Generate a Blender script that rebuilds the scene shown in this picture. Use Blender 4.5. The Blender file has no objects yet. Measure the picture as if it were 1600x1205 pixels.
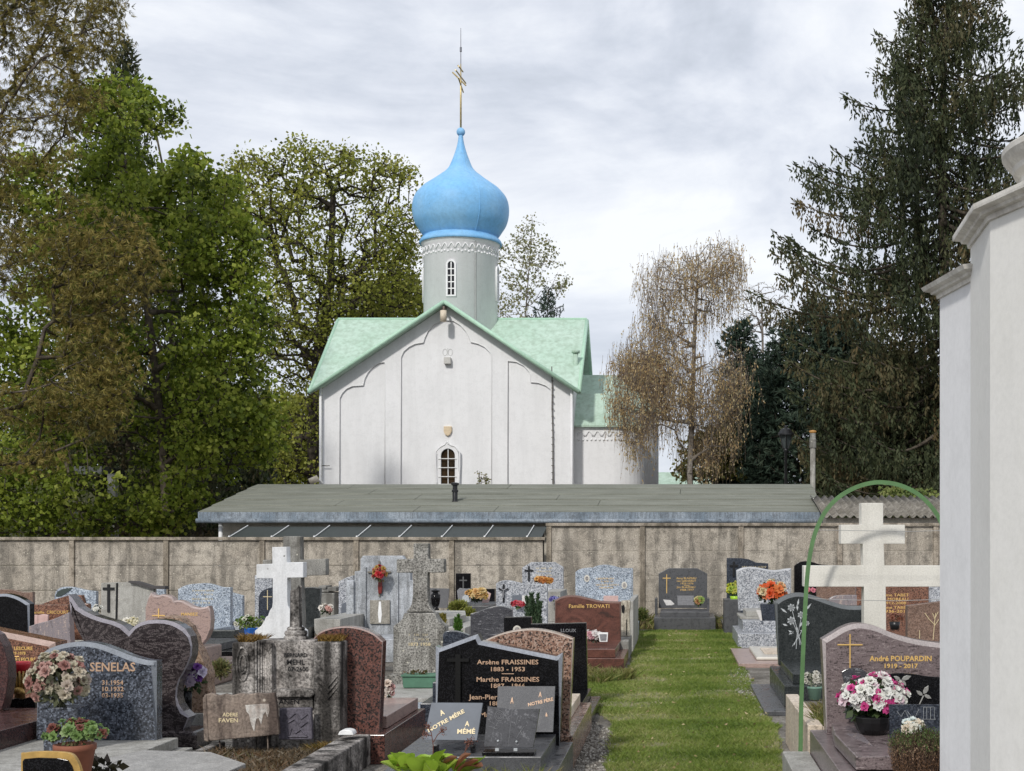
import bpy, math, random
import numpy as np
from mathutils import Vector, Matrix

# ------------------------------------------------------------------ camera
F = 2200.0      # focal length in pixels of a 1600 px wide frame
CX, HY, H = 1060.0, 850.0, 1.7   # vanishing point of the grave rows, eye level, eye height
sc = bpy.context.scene
cam_d = bpy.data.cameras.new('camera'); cam = bpy.data.objects.new('camera', cam_d)
sc.collection.objects.link(cam); sc.camera = cam
cam.location = (0, 0, H); cam.rotation_euler = (math.radians(90), 0, 0)
cam_d.sensor_width = 36.0; cam_d.lens = F / 1600 * 36
cam_d.shift_x = -(CX - 800) / 1600; cam_d.shift_y = (HY - 602.5) / 1600
cam_d.clip_start = 0.1; cam_d.clip_end = 2000
# ------------------------------------------------------------------ light
TO_SUN = Vector((-.24, -.78, .58)).normalized()
sun_d = bpy.data.lights.new('sun', 'SUN'); sun = bpy.data.objects.new('sun', sun_d)
sc.collection.objects.link(sun)
sun_d.energy = 2.0; sun_d.angle = math.radians(4); sun_d.color = (1.0, .965, .91)
sun.rotation_euler = (-TO_SUN).to_track_quat('-Z', 'Y').to_euler()
sun.location = (0, 0, 40)
world = bpy.data.worlds.new("World"); sc.world = world; world.use_nodes = True
sc.view_settings.view_transform = 'Standard'; sc.view_settings.look = 'None'
sc.view_settings.exposure = 0.32; sc.view_settings.gamma = 1.0

def N(nt, t, ins=None, **props):
    n = nt.nodes.new(t)
    for k, v in props.items(): setattr(n, k, v)
    for k, v in (ins or {}).items():
        s = n.inputs[k]
        if isinstance(v, bpy.types.NodeSocket): nt.links.new(v, s)
        else: s.default_value = v
    return n
def c4(c): return (c[0], c[1], c[2], 1.0)
def ramp(nt, fac, stops, interp='LINEAR'):
    n = nt.nodes.new('ShaderNodeValToRGB'); nt.links.new(fac, n.inputs[0])
    cr = n.color_ramp; cr.interpolation = interp
    while len(cr.elements) < len(stops): cr.elements.new(0.5)
    for e, (p, c) in zip(cr.elements, stops):
        e.position = p; e.color = c4(c) if hasattr(c, '__len__') else (c, c, c, 1)
    return n.outputs[0]
def mixc(nt, f, a, b, mode='MIX'):
    n = nt.nodes.new('ShaderNodeMix'); n.data_type = 'RGBA'; n.blend_type = mode
    for idx, v in ((0, f), (6, a), (7, b)):
        s = n.inputs[idx]
        if isinstance(v, bpy.types.NodeSocket): nt.links.new(v, s)
        else: s.default_value = v if idx == 0 else c4(v)
    return n.outputs[2]

wt = world.node_tree; wt.nodes.clear()
sky = N(wt, 'ShaderNodeTexSky', sky_type='NISHITA', sun_disc=False)
sky.sun_elevation = math.asin(TO_SUN.z); sky.sun_rotation = math.atan2(TO_SUN.x, TO_SUN.y)
wc = N(wt, 'ShaderNodeTexCoord')
mp = N(wt, 'ShaderNodeMapping', {'Vector': wc.outputs['Generated'], 'Scale': (1.0, 1.0, 2.1), 'Rotation': (0, .3, 0)})
n1 = N(wt, 'ShaderNodeTexNoise', {'Vector': mp.outputs[0], 'Scale': 3.4, 'Detail': 9.0, 'Roughness': .58, 'Distortion': .6})
n2 = N(wt, 'ShaderNodeTexNoise', {'Vector': mp.outputs[0], 'Scale': 8.0, 'Detail': 6.0, 'Roughness': .6, 'Distortion': .5})
mm = N(wt, 'ShaderNodeMath', {0: n1.outputs[0], 1: .74}, operation='MULTIPLY')
m2 = N(wt, 'ShaderNodeMath', {0: n2.outputs[0], 1: .26, 2: mm.outputs[0]}, operation='MULTIPLY_ADD')
cloud = ramp(wt, m2.outputs[0], [(.38, (5.2, 5.6, 6.3)), (.45, (6.2, 6.6, 7.4)), (.50, (7.1, 7.45, 8.2)), (.55, (8.0, 8.3, 8.9)), (.62, (9.1, 9.3, 9.6))])
skc = mixc(wt, .93, sky.outputs[0], cloud)
bg = N(wt, 'ShaderNodeBackground', {'Color': skc, 'Strength': .090})
wo = N(wt, 'ShaderNodeOutputWorld', {'Surface': bg.outputs[0]})

# ------------------------------------------------------------------ helpers
def P(x, y, d): return Vector(((x - CX) * d / F, d, H + (HY - y) * d / F))
def dist(y, z): return F * (H - z) / (y - HY)
COL = sc.collection
LOC = {}
def tag(o, label=None, cat=None, group=None, kind=None):
    if label: o['label'] = label
    if cat: o['category'] = cat
    if group: o['group'] = group
    if kind: o['kind'] = kind
    return o
def thing(name, label, cat, loc, group=None):
    o = bpy.data.objects.new(name, None); COL.objects.link(o)
    o.empty_display_size = .2; o.location = loc; LOC[o.name] = Vector(loc)
    return tag(o, label, cat, group)
def link(name, me, parent=None, mat=None, loc=None, smooth=False, bevel=0, wall=35):
    """world-space mesh -> object; child of parent, origin on the thing's base"""
    o = bpy.data.objects.new(name, me); COL.objects.link(o)
    base = Vector((0, 0, 0))
    if parent is not None:
        base = LOC[parent.name]; o.parent = parent
    elif loc is not None:
        base = Vector(loc); o.location = base
    LOC[o.name] = base
    me.transform(Matrix.Translation(-base))
    if mat:
        me.materials.clear(); me.materials.append(mat)
    if smooth:
        me.polygons.foreach_set('use_smooth', [True] * len(me.polygons))
    if bevel:
        b = o.modifiers.new('bevel', 'BEVEL'); b.width = bevel; b.segments = 2
        b.limit_method = 'ANGLE'; b.angle_limit = math.radians(wall)
    return o

class MB:
    def __init__(s): s.v = []; s.f = []
    def add(s, vs, fs):
        k = len(s.v); s.v += [tuple(p) for p in vs]; s.f += [tuple(i + k for i in f) for f in fs]; return s
    def box(s, x0, x1, y0, y1, z0, z1):
        v = [(x, y, z) for z in (z0, z1) for y in (y0, y1) for x in (x0, x1)]
        return s.add(v, [(0, 2, 3, 1), (4, 5, 7, 6), (0, 1, 5, 4), (2, 6, 7, 3), (0, 4, 6, 2), (1, 3, 7, 5)])
    def prism(s, xz, y0, y1):
        n = len(xz)
        v = [(x, y0, z) for x, z in xz] + [(x, y1, z) for x, z in xz]
        return s.add(v, [tuple(range(n)), tuple(range(2 * n - 1, n - 1, -1))] + [(i, i + n, (i + 1) % n + n, (i + 1) % n) for i in range(n)])
    def plan(s, xy, z0, z1):
        n = len(xy)
        v = [(x, y, z0) for x, y in xy] + [(x, y, z1) for x, y in xy]
        return s.add(v, [tuple(range(n - 1, -1, -1)), tuple(range(n, 2 * n))] + [(i, (i + 1) % n, (i + 1) % n + n, i + n) for i in range(n)])
    def tube(s, pts, r, n=8, cap=True):
        pts = [Vector(p) for p in pts]; k = len(s.v); m = len(pts)
        rs = r if hasattr(r, '__len__') else [r] * m
        up = None
        for i, p in enumerate(pts):
            t = (pts[min(i + 1, m - 1)] - pts[max(i - 1, 0)]).normalized()
            if up is None: up = t.orthogonal().normalized()
            else: up = (up - t * up.dot(t)).normalized()
            b = t.cross(up)
            for j in range(n):
                a = 2 * math.pi * j / n
                s.v.append(tuple(p + (up * math.cos(a) + b * math.sin(a)) * rs[i]))
        for i in range(m - 1):
            for j in range(n):
                a, b = k + i * n + j, k + i * n + (j + 1) % n
                s.f.append((a, b, b + n, a + n))
        if cap:
            s.f.append(tuple(k + j for j in range(n - 1, -1, -1))); s.f.append(tuple(k + (m - 1) * n + j for j in range(n)))
        return s
    def lathe(s, c, prof, n=24, a0=0, a1=2 * math.pi):
        full = abs(a1 - a0 - 2 * math.pi) < 1e-4; k = len(s.v); m = n if full else n + 1
        for r, z in prof:
            for j in range(m):
                a = a0 + (a1 - a0) * j / n
                s.v.append((c[0] + r * math.cos(a), c[1] + r * math.sin(a), c[2] + z))
        for i in range(len(prof) - 1):
            for j in range(n):
                a, b = k + i * m + j, k + i * m + (j + 1) % m
                s.f.append((a, b, b + m, a + m))
        if full:
            if prof[0][0] > 1e-4: s.f.append(tuple(k + j for j in range(n - 1, -1, -1)))
            if prof[-1][0] > 1e-4: s.f.append(tuple(k + (len(prof) - 1) * n + j for j in range(n)))
        return s
    def ball(s, c, r, n=12, sq=1.0):
        return s.lathe(c, [(max(r * math.sin(math.pi * i / 8), 1e-5), -r * sq * math.cos(math.pi * i / 8)) for i in range(9)], n)
    def build(s, name, mat, parent=None, **kw):
        me = bpy.data.meshes.new(name); me.from_pydata(s.v, [], s.f); me.validate(); me.update()
        return link(name, me, parent, mat, **kw)

def npmesh(name, v, f, tint=None):
    me = bpy.data.meshes.new(name); k = f.shape[1]
    me.vertices.add(len(v)); me.vertices.foreach_set('co', np.asarray(v, np.float32).ravel())
    me.loops.add(f.size); me.loops.foreach_set('vertex_index', f.astype(np.int32).ravel())
    me.polygons.add(len(f)); me.polygons.foreach_set('loop_start', np.arange(len(f), dtype=np.int32) * k)
    me.update(calc_edges=True)
    if tint is not None:
        a = me.attributes.new('tint', 'FLOAT', 'POINT'); a.data.foreach_set('value', np.asarray(tint, np.float32))
    return me

def smooth_line(pts, n=5):
    """Catmull-Rom through points"""
    out = []; q = [pts[0]] + list(pts) + [pts[-1]]
    for i in range(1, len(q) - 2):
        p0, p1, p2, p3 = q[i - 1:i + 3]
        for j in range(n):
            t = j / n
            out.append(tuple(.5 * ((2 * p1[k]) + (-p0[k] + p2[k]) * t + (2 * p0[k] - 5 * p1[k] + 4 * p2[k] - p3[k]) * t * t + (-p0[k] + 3 * p1[k] - 3 * p2[k] + p3[k]) * t ** 3) for k in (0, 1)))
    out.append(tuple(pts[-1])); return out

def curve_plate(name, loops, y0, y1, mat, parent, resolution=1, **kw):
    """flat plate with holes; loops of (x,z) world coordinates"""
    cu = bpy.data.curves.new(name, 'CURVE'); cu.dimensions = '2D'; cu.fill_mode = 'BOTH'; cu.extrude = abs(y1 - y0) / 2
    for lp in loops:
        sp = cu.splines.new('POLY'); sp.points.add(len(lp) - 1); sp.use_cyclic_u = True
        for p, (x, z) in zip(sp.points, lp): p.co = (x, z, 0, 1)
    o = bpy.data.objects.new('tmp', cu); COL.objects.link(o)
    bpy.context.view_layer.update()
    me = bpy.data.meshes.new_from_object(o.evaluated_get(bpy.context.evaluated_depsgraph_get()))
    bpy.data.objects.remove(o)
    me.transform(Matrix.Translation((0, (y0 + y1) / 2, 0)) @ Matrix.Rotation(math.pi / 2, 4, 'X'))
    return link(name, me, parent, mat, **kw)

def text_mesh(s, h, align='CENTER', bold=0.0, depth=.0012, shear=0, wide=1.0):
    cu = bpy.data.curves.new('txt', 'FONT'); cu.body = s; cu.size = h / .70; cu.align_x = align; cu.align_y = 'CENTER'
    cu.extrude = depth; cu.offset = bold * h; cu.resolution_u = 2; cu.shear = shear; cu.space_line = .9
    o = bpy.data.objects.new('tmp', cu); COL.objects.link(o)
    bpy.context.view_layer.update()
    me = bpy.data.meshes.new_from_object(o.evaluated_get(bpy.context.evaluated_depsgraph_get()))
    bpy.data.objects.remove(o); me.transform(Matrix.Diagonal((wide, 1, 1, 1)))
    return me
def inscription(lines, d, mat, parent, name='inscription', bold=.02):
    """lines: (text, px, py, height px[, width px[, turn]]) on the face at distance d; every line is a part of its own"""
    out = []
    for ln in lines:
        t, x, y, hp = ln[:4]; h = hp * (1.13 if d < 18 else .98) * d / F
        me = text_mesh(t, h, bold=bold if d < 18 else 0)
        if len(ln) > 4:
            xs = [v.co.x for v in me.vertices]; w = max(xs) - min(xs)
            me.transform(Matrix.Diagonal((ln[4] * d / F / w, 1, 1, 1)))
        rot = ln[5] if len(ln) > 5 else 0
        me.transform(Matrix.Translation(P(x, y, d) + Vector((0, -.002, 0))) @ Matrix.Rotation(rot, 4, 'Y') @ Matrix.Rotation(math.pi / 2, 4, 'X'))
        out.append(link(name, me, parent, mat))
    return out

def worn_text(rows, d, mat, parent):
    """rows of engraving too worn or far to read: (x, y, height, width) in px; short irregular strokes, one mesh per row"""
    r = random.Random(len(rows) * 31 + int(d * 7))
    for x, y, h, w in rows:
        mb = MB(); q = x - w / 2
        while q < x + w / 2:
            if r.random() > .14:
                a = r.uniform(-.25, .25) * h; p, s_ = h * r.uniform(.35, .5), r.uniform(.3, .8)
                mb.tube([P(q, y + p, d - .002), P(q + a, y - p, d - .002)], .0035 * d / 25, 4)
                if r.random() > .4: mb.tube([P(q, y + p * (1 - 2 * s_ * r.random()), d - .002), P(q + h * .4, y + p * r.uniform(-.8, .8), d - .002)], .003 * d / 25, 4)
            q += h * r.uniform(.55, .85)
        if mb.v: mb.build('inscription', mat, parent)

# ------------------------------------------------------------------ materials
MATS = {}
def newmat(name):
    m = bpy.data.materials.new(name); m.use_nodes = True; nt = m.node_tree; nt.nodes.clear()
    b = N(nt, 'ShaderNodeBsdfPrincipled'); o = N(nt, 'ShaderNodeOutputMaterial', {'Surface': b.outputs[0]})
    tc = N(nt, 'ShaderNodeTexCoord'); MATS[name] = m
    return m, nt, b, tc.outputs['Object']
def noise(nt, v, scale, detail=3, rough=.5, dist=0, mapscale=None, rot=None):
    if mapscale or rot:
        v = N(nt, 'ShaderNodeMapping', {'Vector': v, 'Scale': mapscale or (1, 1, 1), 'Rotation': rot or (0, 0, 0)}).outputs[0]
    return N(nt, 'ShaderNodeTexNoise', {'Vector': v, 'Scale': scale, 'Detail': float(detail), 'Roughness': rough, 'Distortion': float(dist)}).outputs[0]
def bump(nt, b, h, strength=.3, dist=.01):
    n = N(nt, 'ShaderNodeBump', {'Height': h, 'Strength': strength, 'Distance': dist})
    nt.links.new(n.outputs[0], b.inputs['Normal'])
def plain(name, col, rough=.6, metal=0, var=.12, nscale=9):
    m, nt, b, co = newmat(name)
    f = noise(nt, co, nscale, 4, .6)
    c = ramp(nt, f, [(.3, [x * (1 - var) for x in col]), (.7, [min(1, x * (1 + var)) for x in col])])
    nt.links.new(c, b.inputs['Base Color']); b.inputs['Roughness'].default_value = rough; b.inputs['Metallic'].default_value = metal
    return m
def granite(name, cols, scale=130, rough=.16, cloud=.25):
    """speckled polished granite: crystals of the listed colours"""
    m, nt, b, co = newmat(name)
    jig = N(nt, 'ShaderNodeMixRGB', {0: .06, 1: co, 2: N(nt, 'ShaderNodeTexNoise', {'Vector': co, 'Scale': scale * .8}).outputs['Color']})
    v = N(nt, 'ShaderNodeTexVoronoi', {'Vector': co, 'Scale': float(scale)})
    sp = N(nt, 'ShaderNodeSeparateColor', {'Color': v.outputs['Color']})
    n = len(cols)
    c = ramp(nt, sp.outputs[0], [(i / n, x) for i, x in enumerate(cols)], 'CONSTANT')
    c2 = ramp(nt, noise(nt, co, 7, 5, .65), [(.3, (1 - cloud,) * 3), (.7, (1 + cloud * .6,) * 3)])
    nt.links.new(mixc(nt, 1.0, c, c2, 'MULTIPLY'), b.inputs['Base Color'])
    dust = ramp(nt, noise(nt, co, 14, 4, .6), [(.35, (rough * .8,) * 3), (.75, (min(1, rough * 2.2),) * 3)])
    nt.links.new(dust, b.inputs['Roughness'])
    return m
def veined(name, cols, scale=5, stretch=(1, 1, 4), rot=(0, .9, 0), dist=2.5, rough=.18, grain=90):
    m, nt, b, co = newmat(name)
    f = noise(nt, co, scale, 7, .62, dist, stretch, rot)
    g = noise(nt, co, grain, 2, .5)
    mix = N(nt, 'ShaderNodeMath', {0: g, 1: .35, 2: N(nt, 'ShaderNodeMath', {0: f, 1: .65}, operation='MULTIPLY').outputs[0]}, operation='MULTIPLY_ADD')
    n = len(cols)
    c = ramp(nt, mix.outputs[0], [(.40 + .20 * i / (n - 1), x) for i, x in enumerate(cols)])
    nt.links.new(c, b.inputs['Base Color']); b.inputs['Roughness'].default_value = rough
    return m
def weathered(name, base, dark, light, streak=.5, lichen=.0, rough=.9, grain=70, lic=(.6, .58, .48), streakscale=7, bstr=.35, big=1.3, ga=.36):
    """cement, render and old stone with rain streaks, blotches, pits and lichen"""
    m, nt, b, co = newmat(name)
    c = mixc(nt, ramp(nt, noise(nt, co, big, 5, .6), [(.40, 0.), (.62, 1.)]), base, light)
    st = noise(nt, co, streakscale, 5, .6, .3, (1, 1, .12))
    c = mixc(nt, ramp(nt, st, [(.46, 0.), (.62, streak)]), c, dark)
    bl = noise(nt, co, 5, 6, .7)
    c = mixc(nt, ramp(nt, bl, [(.48, 0.), (.64, min(1, streak * 1.1))]), c, dark)
    g = noise(nt, co, grain, 3, .7)
    c = mixc(nt, 1.0, c, ramp(nt, g, [(.36, (1 - ga,) * 3), (.5, (1.,) * 3), (.64, (1 + ga * .8,) * 3)]), 'MULTIPLY')
    if lichen:
        v = N(nt, 'ShaderNodeTexVoronoi', {'Vector': co, 'Scale': 13.0, 'Randomness': 1.0})
        w = N(nt, 'ShaderNodeMath', {0: noise(nt, co, 30, 3), 1: .16, 2: v.outputs['Distance']}, operation='MULTIPLY_ADD')
        sel = N(nt, 'ShaderNodeSeparateColor', {'Color': v.outputs['Color']})
        k = N(nt, 'ShaderNodeMath', {0: ramp(nt, w.outputs[0], [(.19, 1.), (.24, 0.)]), 1: ramp(nt, sel.outputs[1], [(1 - lichen, 0.), (1 - lichen + .02, 1.)])}, operation='MULTIPLY')
        c = mixc(nt, k.outputs[0], c, lic)
    nt.links.new(c, b.inputs['Base Color']); b.inputs['Roughness'].default_value = rough
    b.inputs['Specular IOR Level'].default_value = .25
    bump(nt, b, g, bstr, .01)
    return m
def leafmat(name, cols, trans=.35, rough=.55):
    m, nt, b, co = newmat(name)
    a = N(nt, 'ShaderNodeAttribute', attribute_name='tint')
    n = len(cols)
    c = ramp(nt, a.outputs['Fac'], [(i / (n - 1), x) for i, x in enumerate(cols)])
    nt.links.new(c, b.inputs['Base Color']); b.inputs['Roughness'].default_value = rough
    b.inputs['Specular IOR Level'].default_value = .3
    if trans:
        t = N(nt, 'ShaderNodeBsdfTranslucent', {'Color': c})
        mx = N(nt, 'ShaderNodeMixShader', {0: trans, 1: b.outputs[0], 2: t.outputs[0]})
        out = [x for x in nt.nodes if x.type == 'OUTPUT_MATERIAL'][0]
        nt.links.new(mx.outputs[0], out.inputs[0])
    return m

G = {}
G['blue'] = granite('blue speckled granite', [(.02, .022, .028), (.05, .056, .07), (.09, .10, .125), (.035, .04, .05), (.15, .17, .21), (.06, .068, .085)], 85)
G['darkblue'] = granite('dark blue granite', [(.02, .024, .033), (.04, .048, .065), (.07, .08, .10), (.03, .035, .045)], 110)
G['red'] = granite('red brown granite', [(.13, .055, .042), (.17, .075, .058), (.018, .014, .013), (.10, .045, .035), (.03, .02, .018), (.13, .06, .05)], 95)
G['orange'] = granite('orange brown granite', [(.23, .11, .07), (.17, .075, .05), (.045, .028, .02), (.28, .15, .10), (.12, .055, .038)], 110)
G['pink'] = granite('pink speckled granite', [(.36, .23, .17), (.29, .17, .12), (.05, .035, .03), (.42, .30, .24), (.2, .11, .08)], 95)
G['grey'] = granite('light grey granite', [(.30, .31, .33), (.45, .46, .48), (.12, .13, .15), (.55, .56, .58), (.36, .38, .41), (.2, .21, .24)], 75, .3)
G['bluegrey'] = granite('blue grey granite', [(.24, .28, .33), (.36, .41, .47), (.1, .12, .15), (.5, .55, .6), (.3, .34, .4)], 75, .3)
G['dgrey'] = granite('dark grey granite', [(.07, .072, .076), (.085, .087, .09), (.06, .06, .065), (.1, .1, .105)], 220, .25, .12)
G['slate'] = granite('black green granite', [(.02, .024, .024), (.032, .036, .036), (.014, .017, .018), (.05, .055, .055)], 160, .22, .15)
G['black'] = granite('black polished granite', [(.004, .004, .005), (.006, .006, .007), (.005, .005, .005), (.016, .016, .018)], 170, .1, .1)
G['maroon'] = granite('maroon granite', [(.05, .022, .022), (.08, .035, .032), (.03, .017, .017), (.1, .05, .045)], 110, .2)
G['brown'] = granite('brown granite', [(.16, .10, .075), (.2, .125, .09), (.1, .06, .045), (.24, .16, .12)], 110, .3)
G['heart'] = veined('veined mauve granite', [(.014, .011, .012), (.036, .028, .029), (.022, .018, .019), (.13, .11, .108), (.04, .03, .032)], 3.2, (1, 1, 2.2), (0, .6, 0), 5.0)
G['poupardin'] = veined('mauve brown wood grained granite', [(.05, .038, .038), (.11, .085, .085), (.21, .165, .165), (.13, .10, .10), (.30, .25, .245)], 13, (1, 1, 4.5), (0, 1.15, 0), 1.2, .3)
G['trovati'] = veined('red brown clouded granite', [(.045, .028, .024), (.10, .043, .032), (.13, .055, .042), (.16, .07, .052)], 3, (1, 1, 1), None, 2, .22)
G['marble'] = veined('grey striped gneiss', [(.03, .03, .034), (.08, .08, .09), (.045, .045, .05), (.2, .2, .215)], 6, (1, 1, 7), (0, .75, 0), 1.2)
G['pinkvein'] = veined('pink veined granite', [(.16, .12, .115), (.32, .23, .20), (.42, .30, .26), (.27, .20, .185)], 8, (1, 1, 4), (0, 1.3, 0), 1.5, .3)
G['lilac'] = veined('lilac striped granite', [(.14, .12, .125), (.26, .23, .24), (.2, .17, .18), (.42, .34, .3)], 8, (4, 1, .7), (0, .2, 0), .8, .3)
G['travertine'] = weathered('travertine', (.55, .46, .36), (.35, .27, .2), (.66, .58, .48), .4, 0, .6, 50)
G['concgrey'] = weathered('streaked grey cement', (.34, .36, .38), (.14, .145, .15), (.5, .52, .55), .6, 0, .85, 60, streakscale=9)
G['conclichen'] = weathered('lichened grey cement', (.22, .215, .2), (.07, .065, .055), (.32, .31, .28), .6, .25, .95, 80, (.5, .48, .4))
G['concdark'] = weathered('blackened old stone', (.20, .18, .165), (.022, .02, .018), (.46, .43, .40), .95, .12, .95, 60, (.45, .42, .38), 5, .8, 3, .6)
G['conccross'] = weathered('mottled grey stone', (.25, .24, .22), (.07, .065, .055), (.36, .35, .32), .6, .3, .95, 55, (.5, .48, .4), ga=.75)
G['whitecross'] = weathered('white painted stone', (.68, .69, .70), (.25, .25, .24), (.74, .74, .74), .22, .06, .7, 50, (.2, .2, .18), ga=.08)
G['creamcross'] = weathered('cream cast stone', (.66, .64, .58), (.42, .40, .35), (.72, .70, .64), .22, 0, .85, 90, ga=.1)
G['slabgrey'] = weathered('pale weathered slab', (.36, .35, .32), (.15, .14, .12), (.44, .43, .4), .4, .1, .6, 80)
G['wall'] = weathered('tan cast concrete wall', (.36, .32, .265), (.11, .10, .085), (.47, .425, .36), .6, .12, .95, 42, (.6, .56, .46), 4.2, .5, .9)
G['wallpost'] = weathered('grey tan concrete post', (.29, .25, .195), (.1, .085, .065), (.38, .33, .27), .7, .1, .95, 42, (.5, .47, .4), 5)
G['gold'] = plain('gold lettering', (.80, .52, .17), .42, .25, .1)
G['palegold'] = plain('pale gold lettering', (.66, .55, .34), .5, .1, .1)
G['copper'] = plain('worn copper lettering', (.5, .33, .22), .5, .2, .2, 40)
G['white'] = plain('white paint', (.8, .8, .79), .5)
G['engraved'] = plain('pale engraving', (.42, .44, .45), .8, 0, .25, 40)
G['engravedim'] = plain('dim engraving', (.2, .2, .21), .7, 0, .3, 40)
G['blackmetal'] = plain('black metal', (.012, .012, .013), .35, .2)
G['plaque'] = plain('polished grey plaque', (.13, .145, .17), .5, 0, .1)
G['plaquegrey'] = granite('honed grey plaque', [(.13, .13, .135), (.16, .16, .165), (.11, .11, .115)], 300, .6, .1)
G['terracotta'] = plain('terracotta', (.22, .075, .04), .75, 0, .2)
G['greenplastic'] = plain('faded green plastic', (.07, .17, .11), .5, 0, .2)
G['bluepot'] = plain('blue plastic', (.02, .12, .45), .4)
G['lime'] = plain('lime green plastic', (.35, .6, .03), .4)
G['goldplastic'] = plain('gold ribbon', (.45, .28, .08), .45, .2, .3, 12)
G['redplastic'] = plain('red plastic', (.5, .02, .03), .4)
G['hoop'] = plain('green painted iron', (.09, .19, .07), .5, 0, .15)
G['wire'] = plain('galvanised wire', (.35, .35, .34), .4, .6)
G['porcelain'] = plain('porcelain', (.6, .57, .5), .25)
G['photo'] = plain('faded photograph', (.25, .23, .22), .3, 0, .7, 70)
G['paleplaque'] = plain('pale printed plaque', (.6, .58, .56), .3, 0, .2, 30)
G['pinkplaque'] = plain('pale pink plaque', (.55, .38, .35), .35, 0, .15, 20)
G['darkglass'] = plain('dark glass', (.012, .012, .013), .08)

for k_, v_ in (('black', .18), ('slate', .3), ('heart', .35), ('darkblue', .35), ('maroon', .35), ('plaque', .25), ('plaquegrey', .2)):
    [n for n in G[k_].node_tree.nodes if n.type == 'BSDF_PRINCIPLED'][0].inputs['Specular IOR Level'].default_value = v_
def edge(name, col): return weathered('skylit edge ' + name, [x * .8 for x in col], [x * .55 for x in col], col, .3, 0, .45, 90, ga=.2, bstr=.1)  # paler stone tone for chamfers, with the sky's gleam put into the colour
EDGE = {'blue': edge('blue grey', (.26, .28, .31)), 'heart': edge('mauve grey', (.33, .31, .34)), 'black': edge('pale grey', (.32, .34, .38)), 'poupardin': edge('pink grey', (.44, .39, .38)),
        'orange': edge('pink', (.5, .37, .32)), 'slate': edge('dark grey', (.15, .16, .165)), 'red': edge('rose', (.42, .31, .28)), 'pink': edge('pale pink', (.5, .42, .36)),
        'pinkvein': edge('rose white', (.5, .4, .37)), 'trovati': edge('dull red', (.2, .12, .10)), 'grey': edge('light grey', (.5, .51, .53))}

# ------------------------------------------------------------------ ground
rng = np.random.default_rng(7)
def soil(name, c1, c2, c3, scale):
    m, nt, b, co = newmat(name)
    v = N(nt, 'ShaderNodeTexVoronoi', {'Vector': co, 'Scale': float(scale)})
    sp = N(nt, 'ShaderNodeSeparateColor', {'Color': v.outputs['Color']})
    c = ramp(nt, sp.outputs[0], [(0, c1), (.5, c2), (1, c3)])
    c = mixc(nt, ramp(nt, noise(nt, co, 1.2, 6, .65), [(.42, 0.), (.62, .8)]), c, (.05, .042, .03))
    nt.links.new(c, b.inputs['Base Color']); b.inputs['Roughness'].default_value = .95
    bump(nt, b, v.outputs['Distance'], .8, .02)
    return m
M_soil = soil('gravelly soil', (.13, .115, .095), (.2, .18, .15), (.3, .28, .25), 45)
MB().box(-400, 400, -30, 900, -1.0, 0).build('ground', M_soil, loc=(0, 0, 0))
tag(COL.objects['ground'], kind='structure')

# grass strip between the graves (plan outline in metres, from the photograph's edges)
def G0(x, y): p = P(x, y, dist(y, 0)); return (p.x, p.y)
strip = [G0(905, 1330), G0(948, 1205), G0(957, 1130), G0(930, 1112), G0(905, 1098), G0(880, 1092), G0(870, 1062), G0(930, 1066), G0(975, 1052), G0(985, 1040), G0(990, 1004), G0(985, 987), G0(1060, 984), G0(1152, 986), G0(1158, 1010), G0(1150, 1022), G0(1172, 1062), G0(1178, 1085), G0(1196, 1120), G0(1215, 1135), G0(1222, 1205), G0(1262, 1330)]
m, nt, b, co = newmat('turf soil')
c = mixc(nt, ramp(nt, noise(nt, co, 2.2, 6, .7), [(.4, 0.), (.62, 1.)]), (.10, .115, .035), (.26, .23, .13))
nt.links.new(c, b.inputs['Base Color']); b.inputs['Roughness'].default_value = 1
lawn = MB().plan(strip, -.02, .006).build('lawn', m, loc=(0, 0, 0)); tag(lawn, kind='structure')

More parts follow.
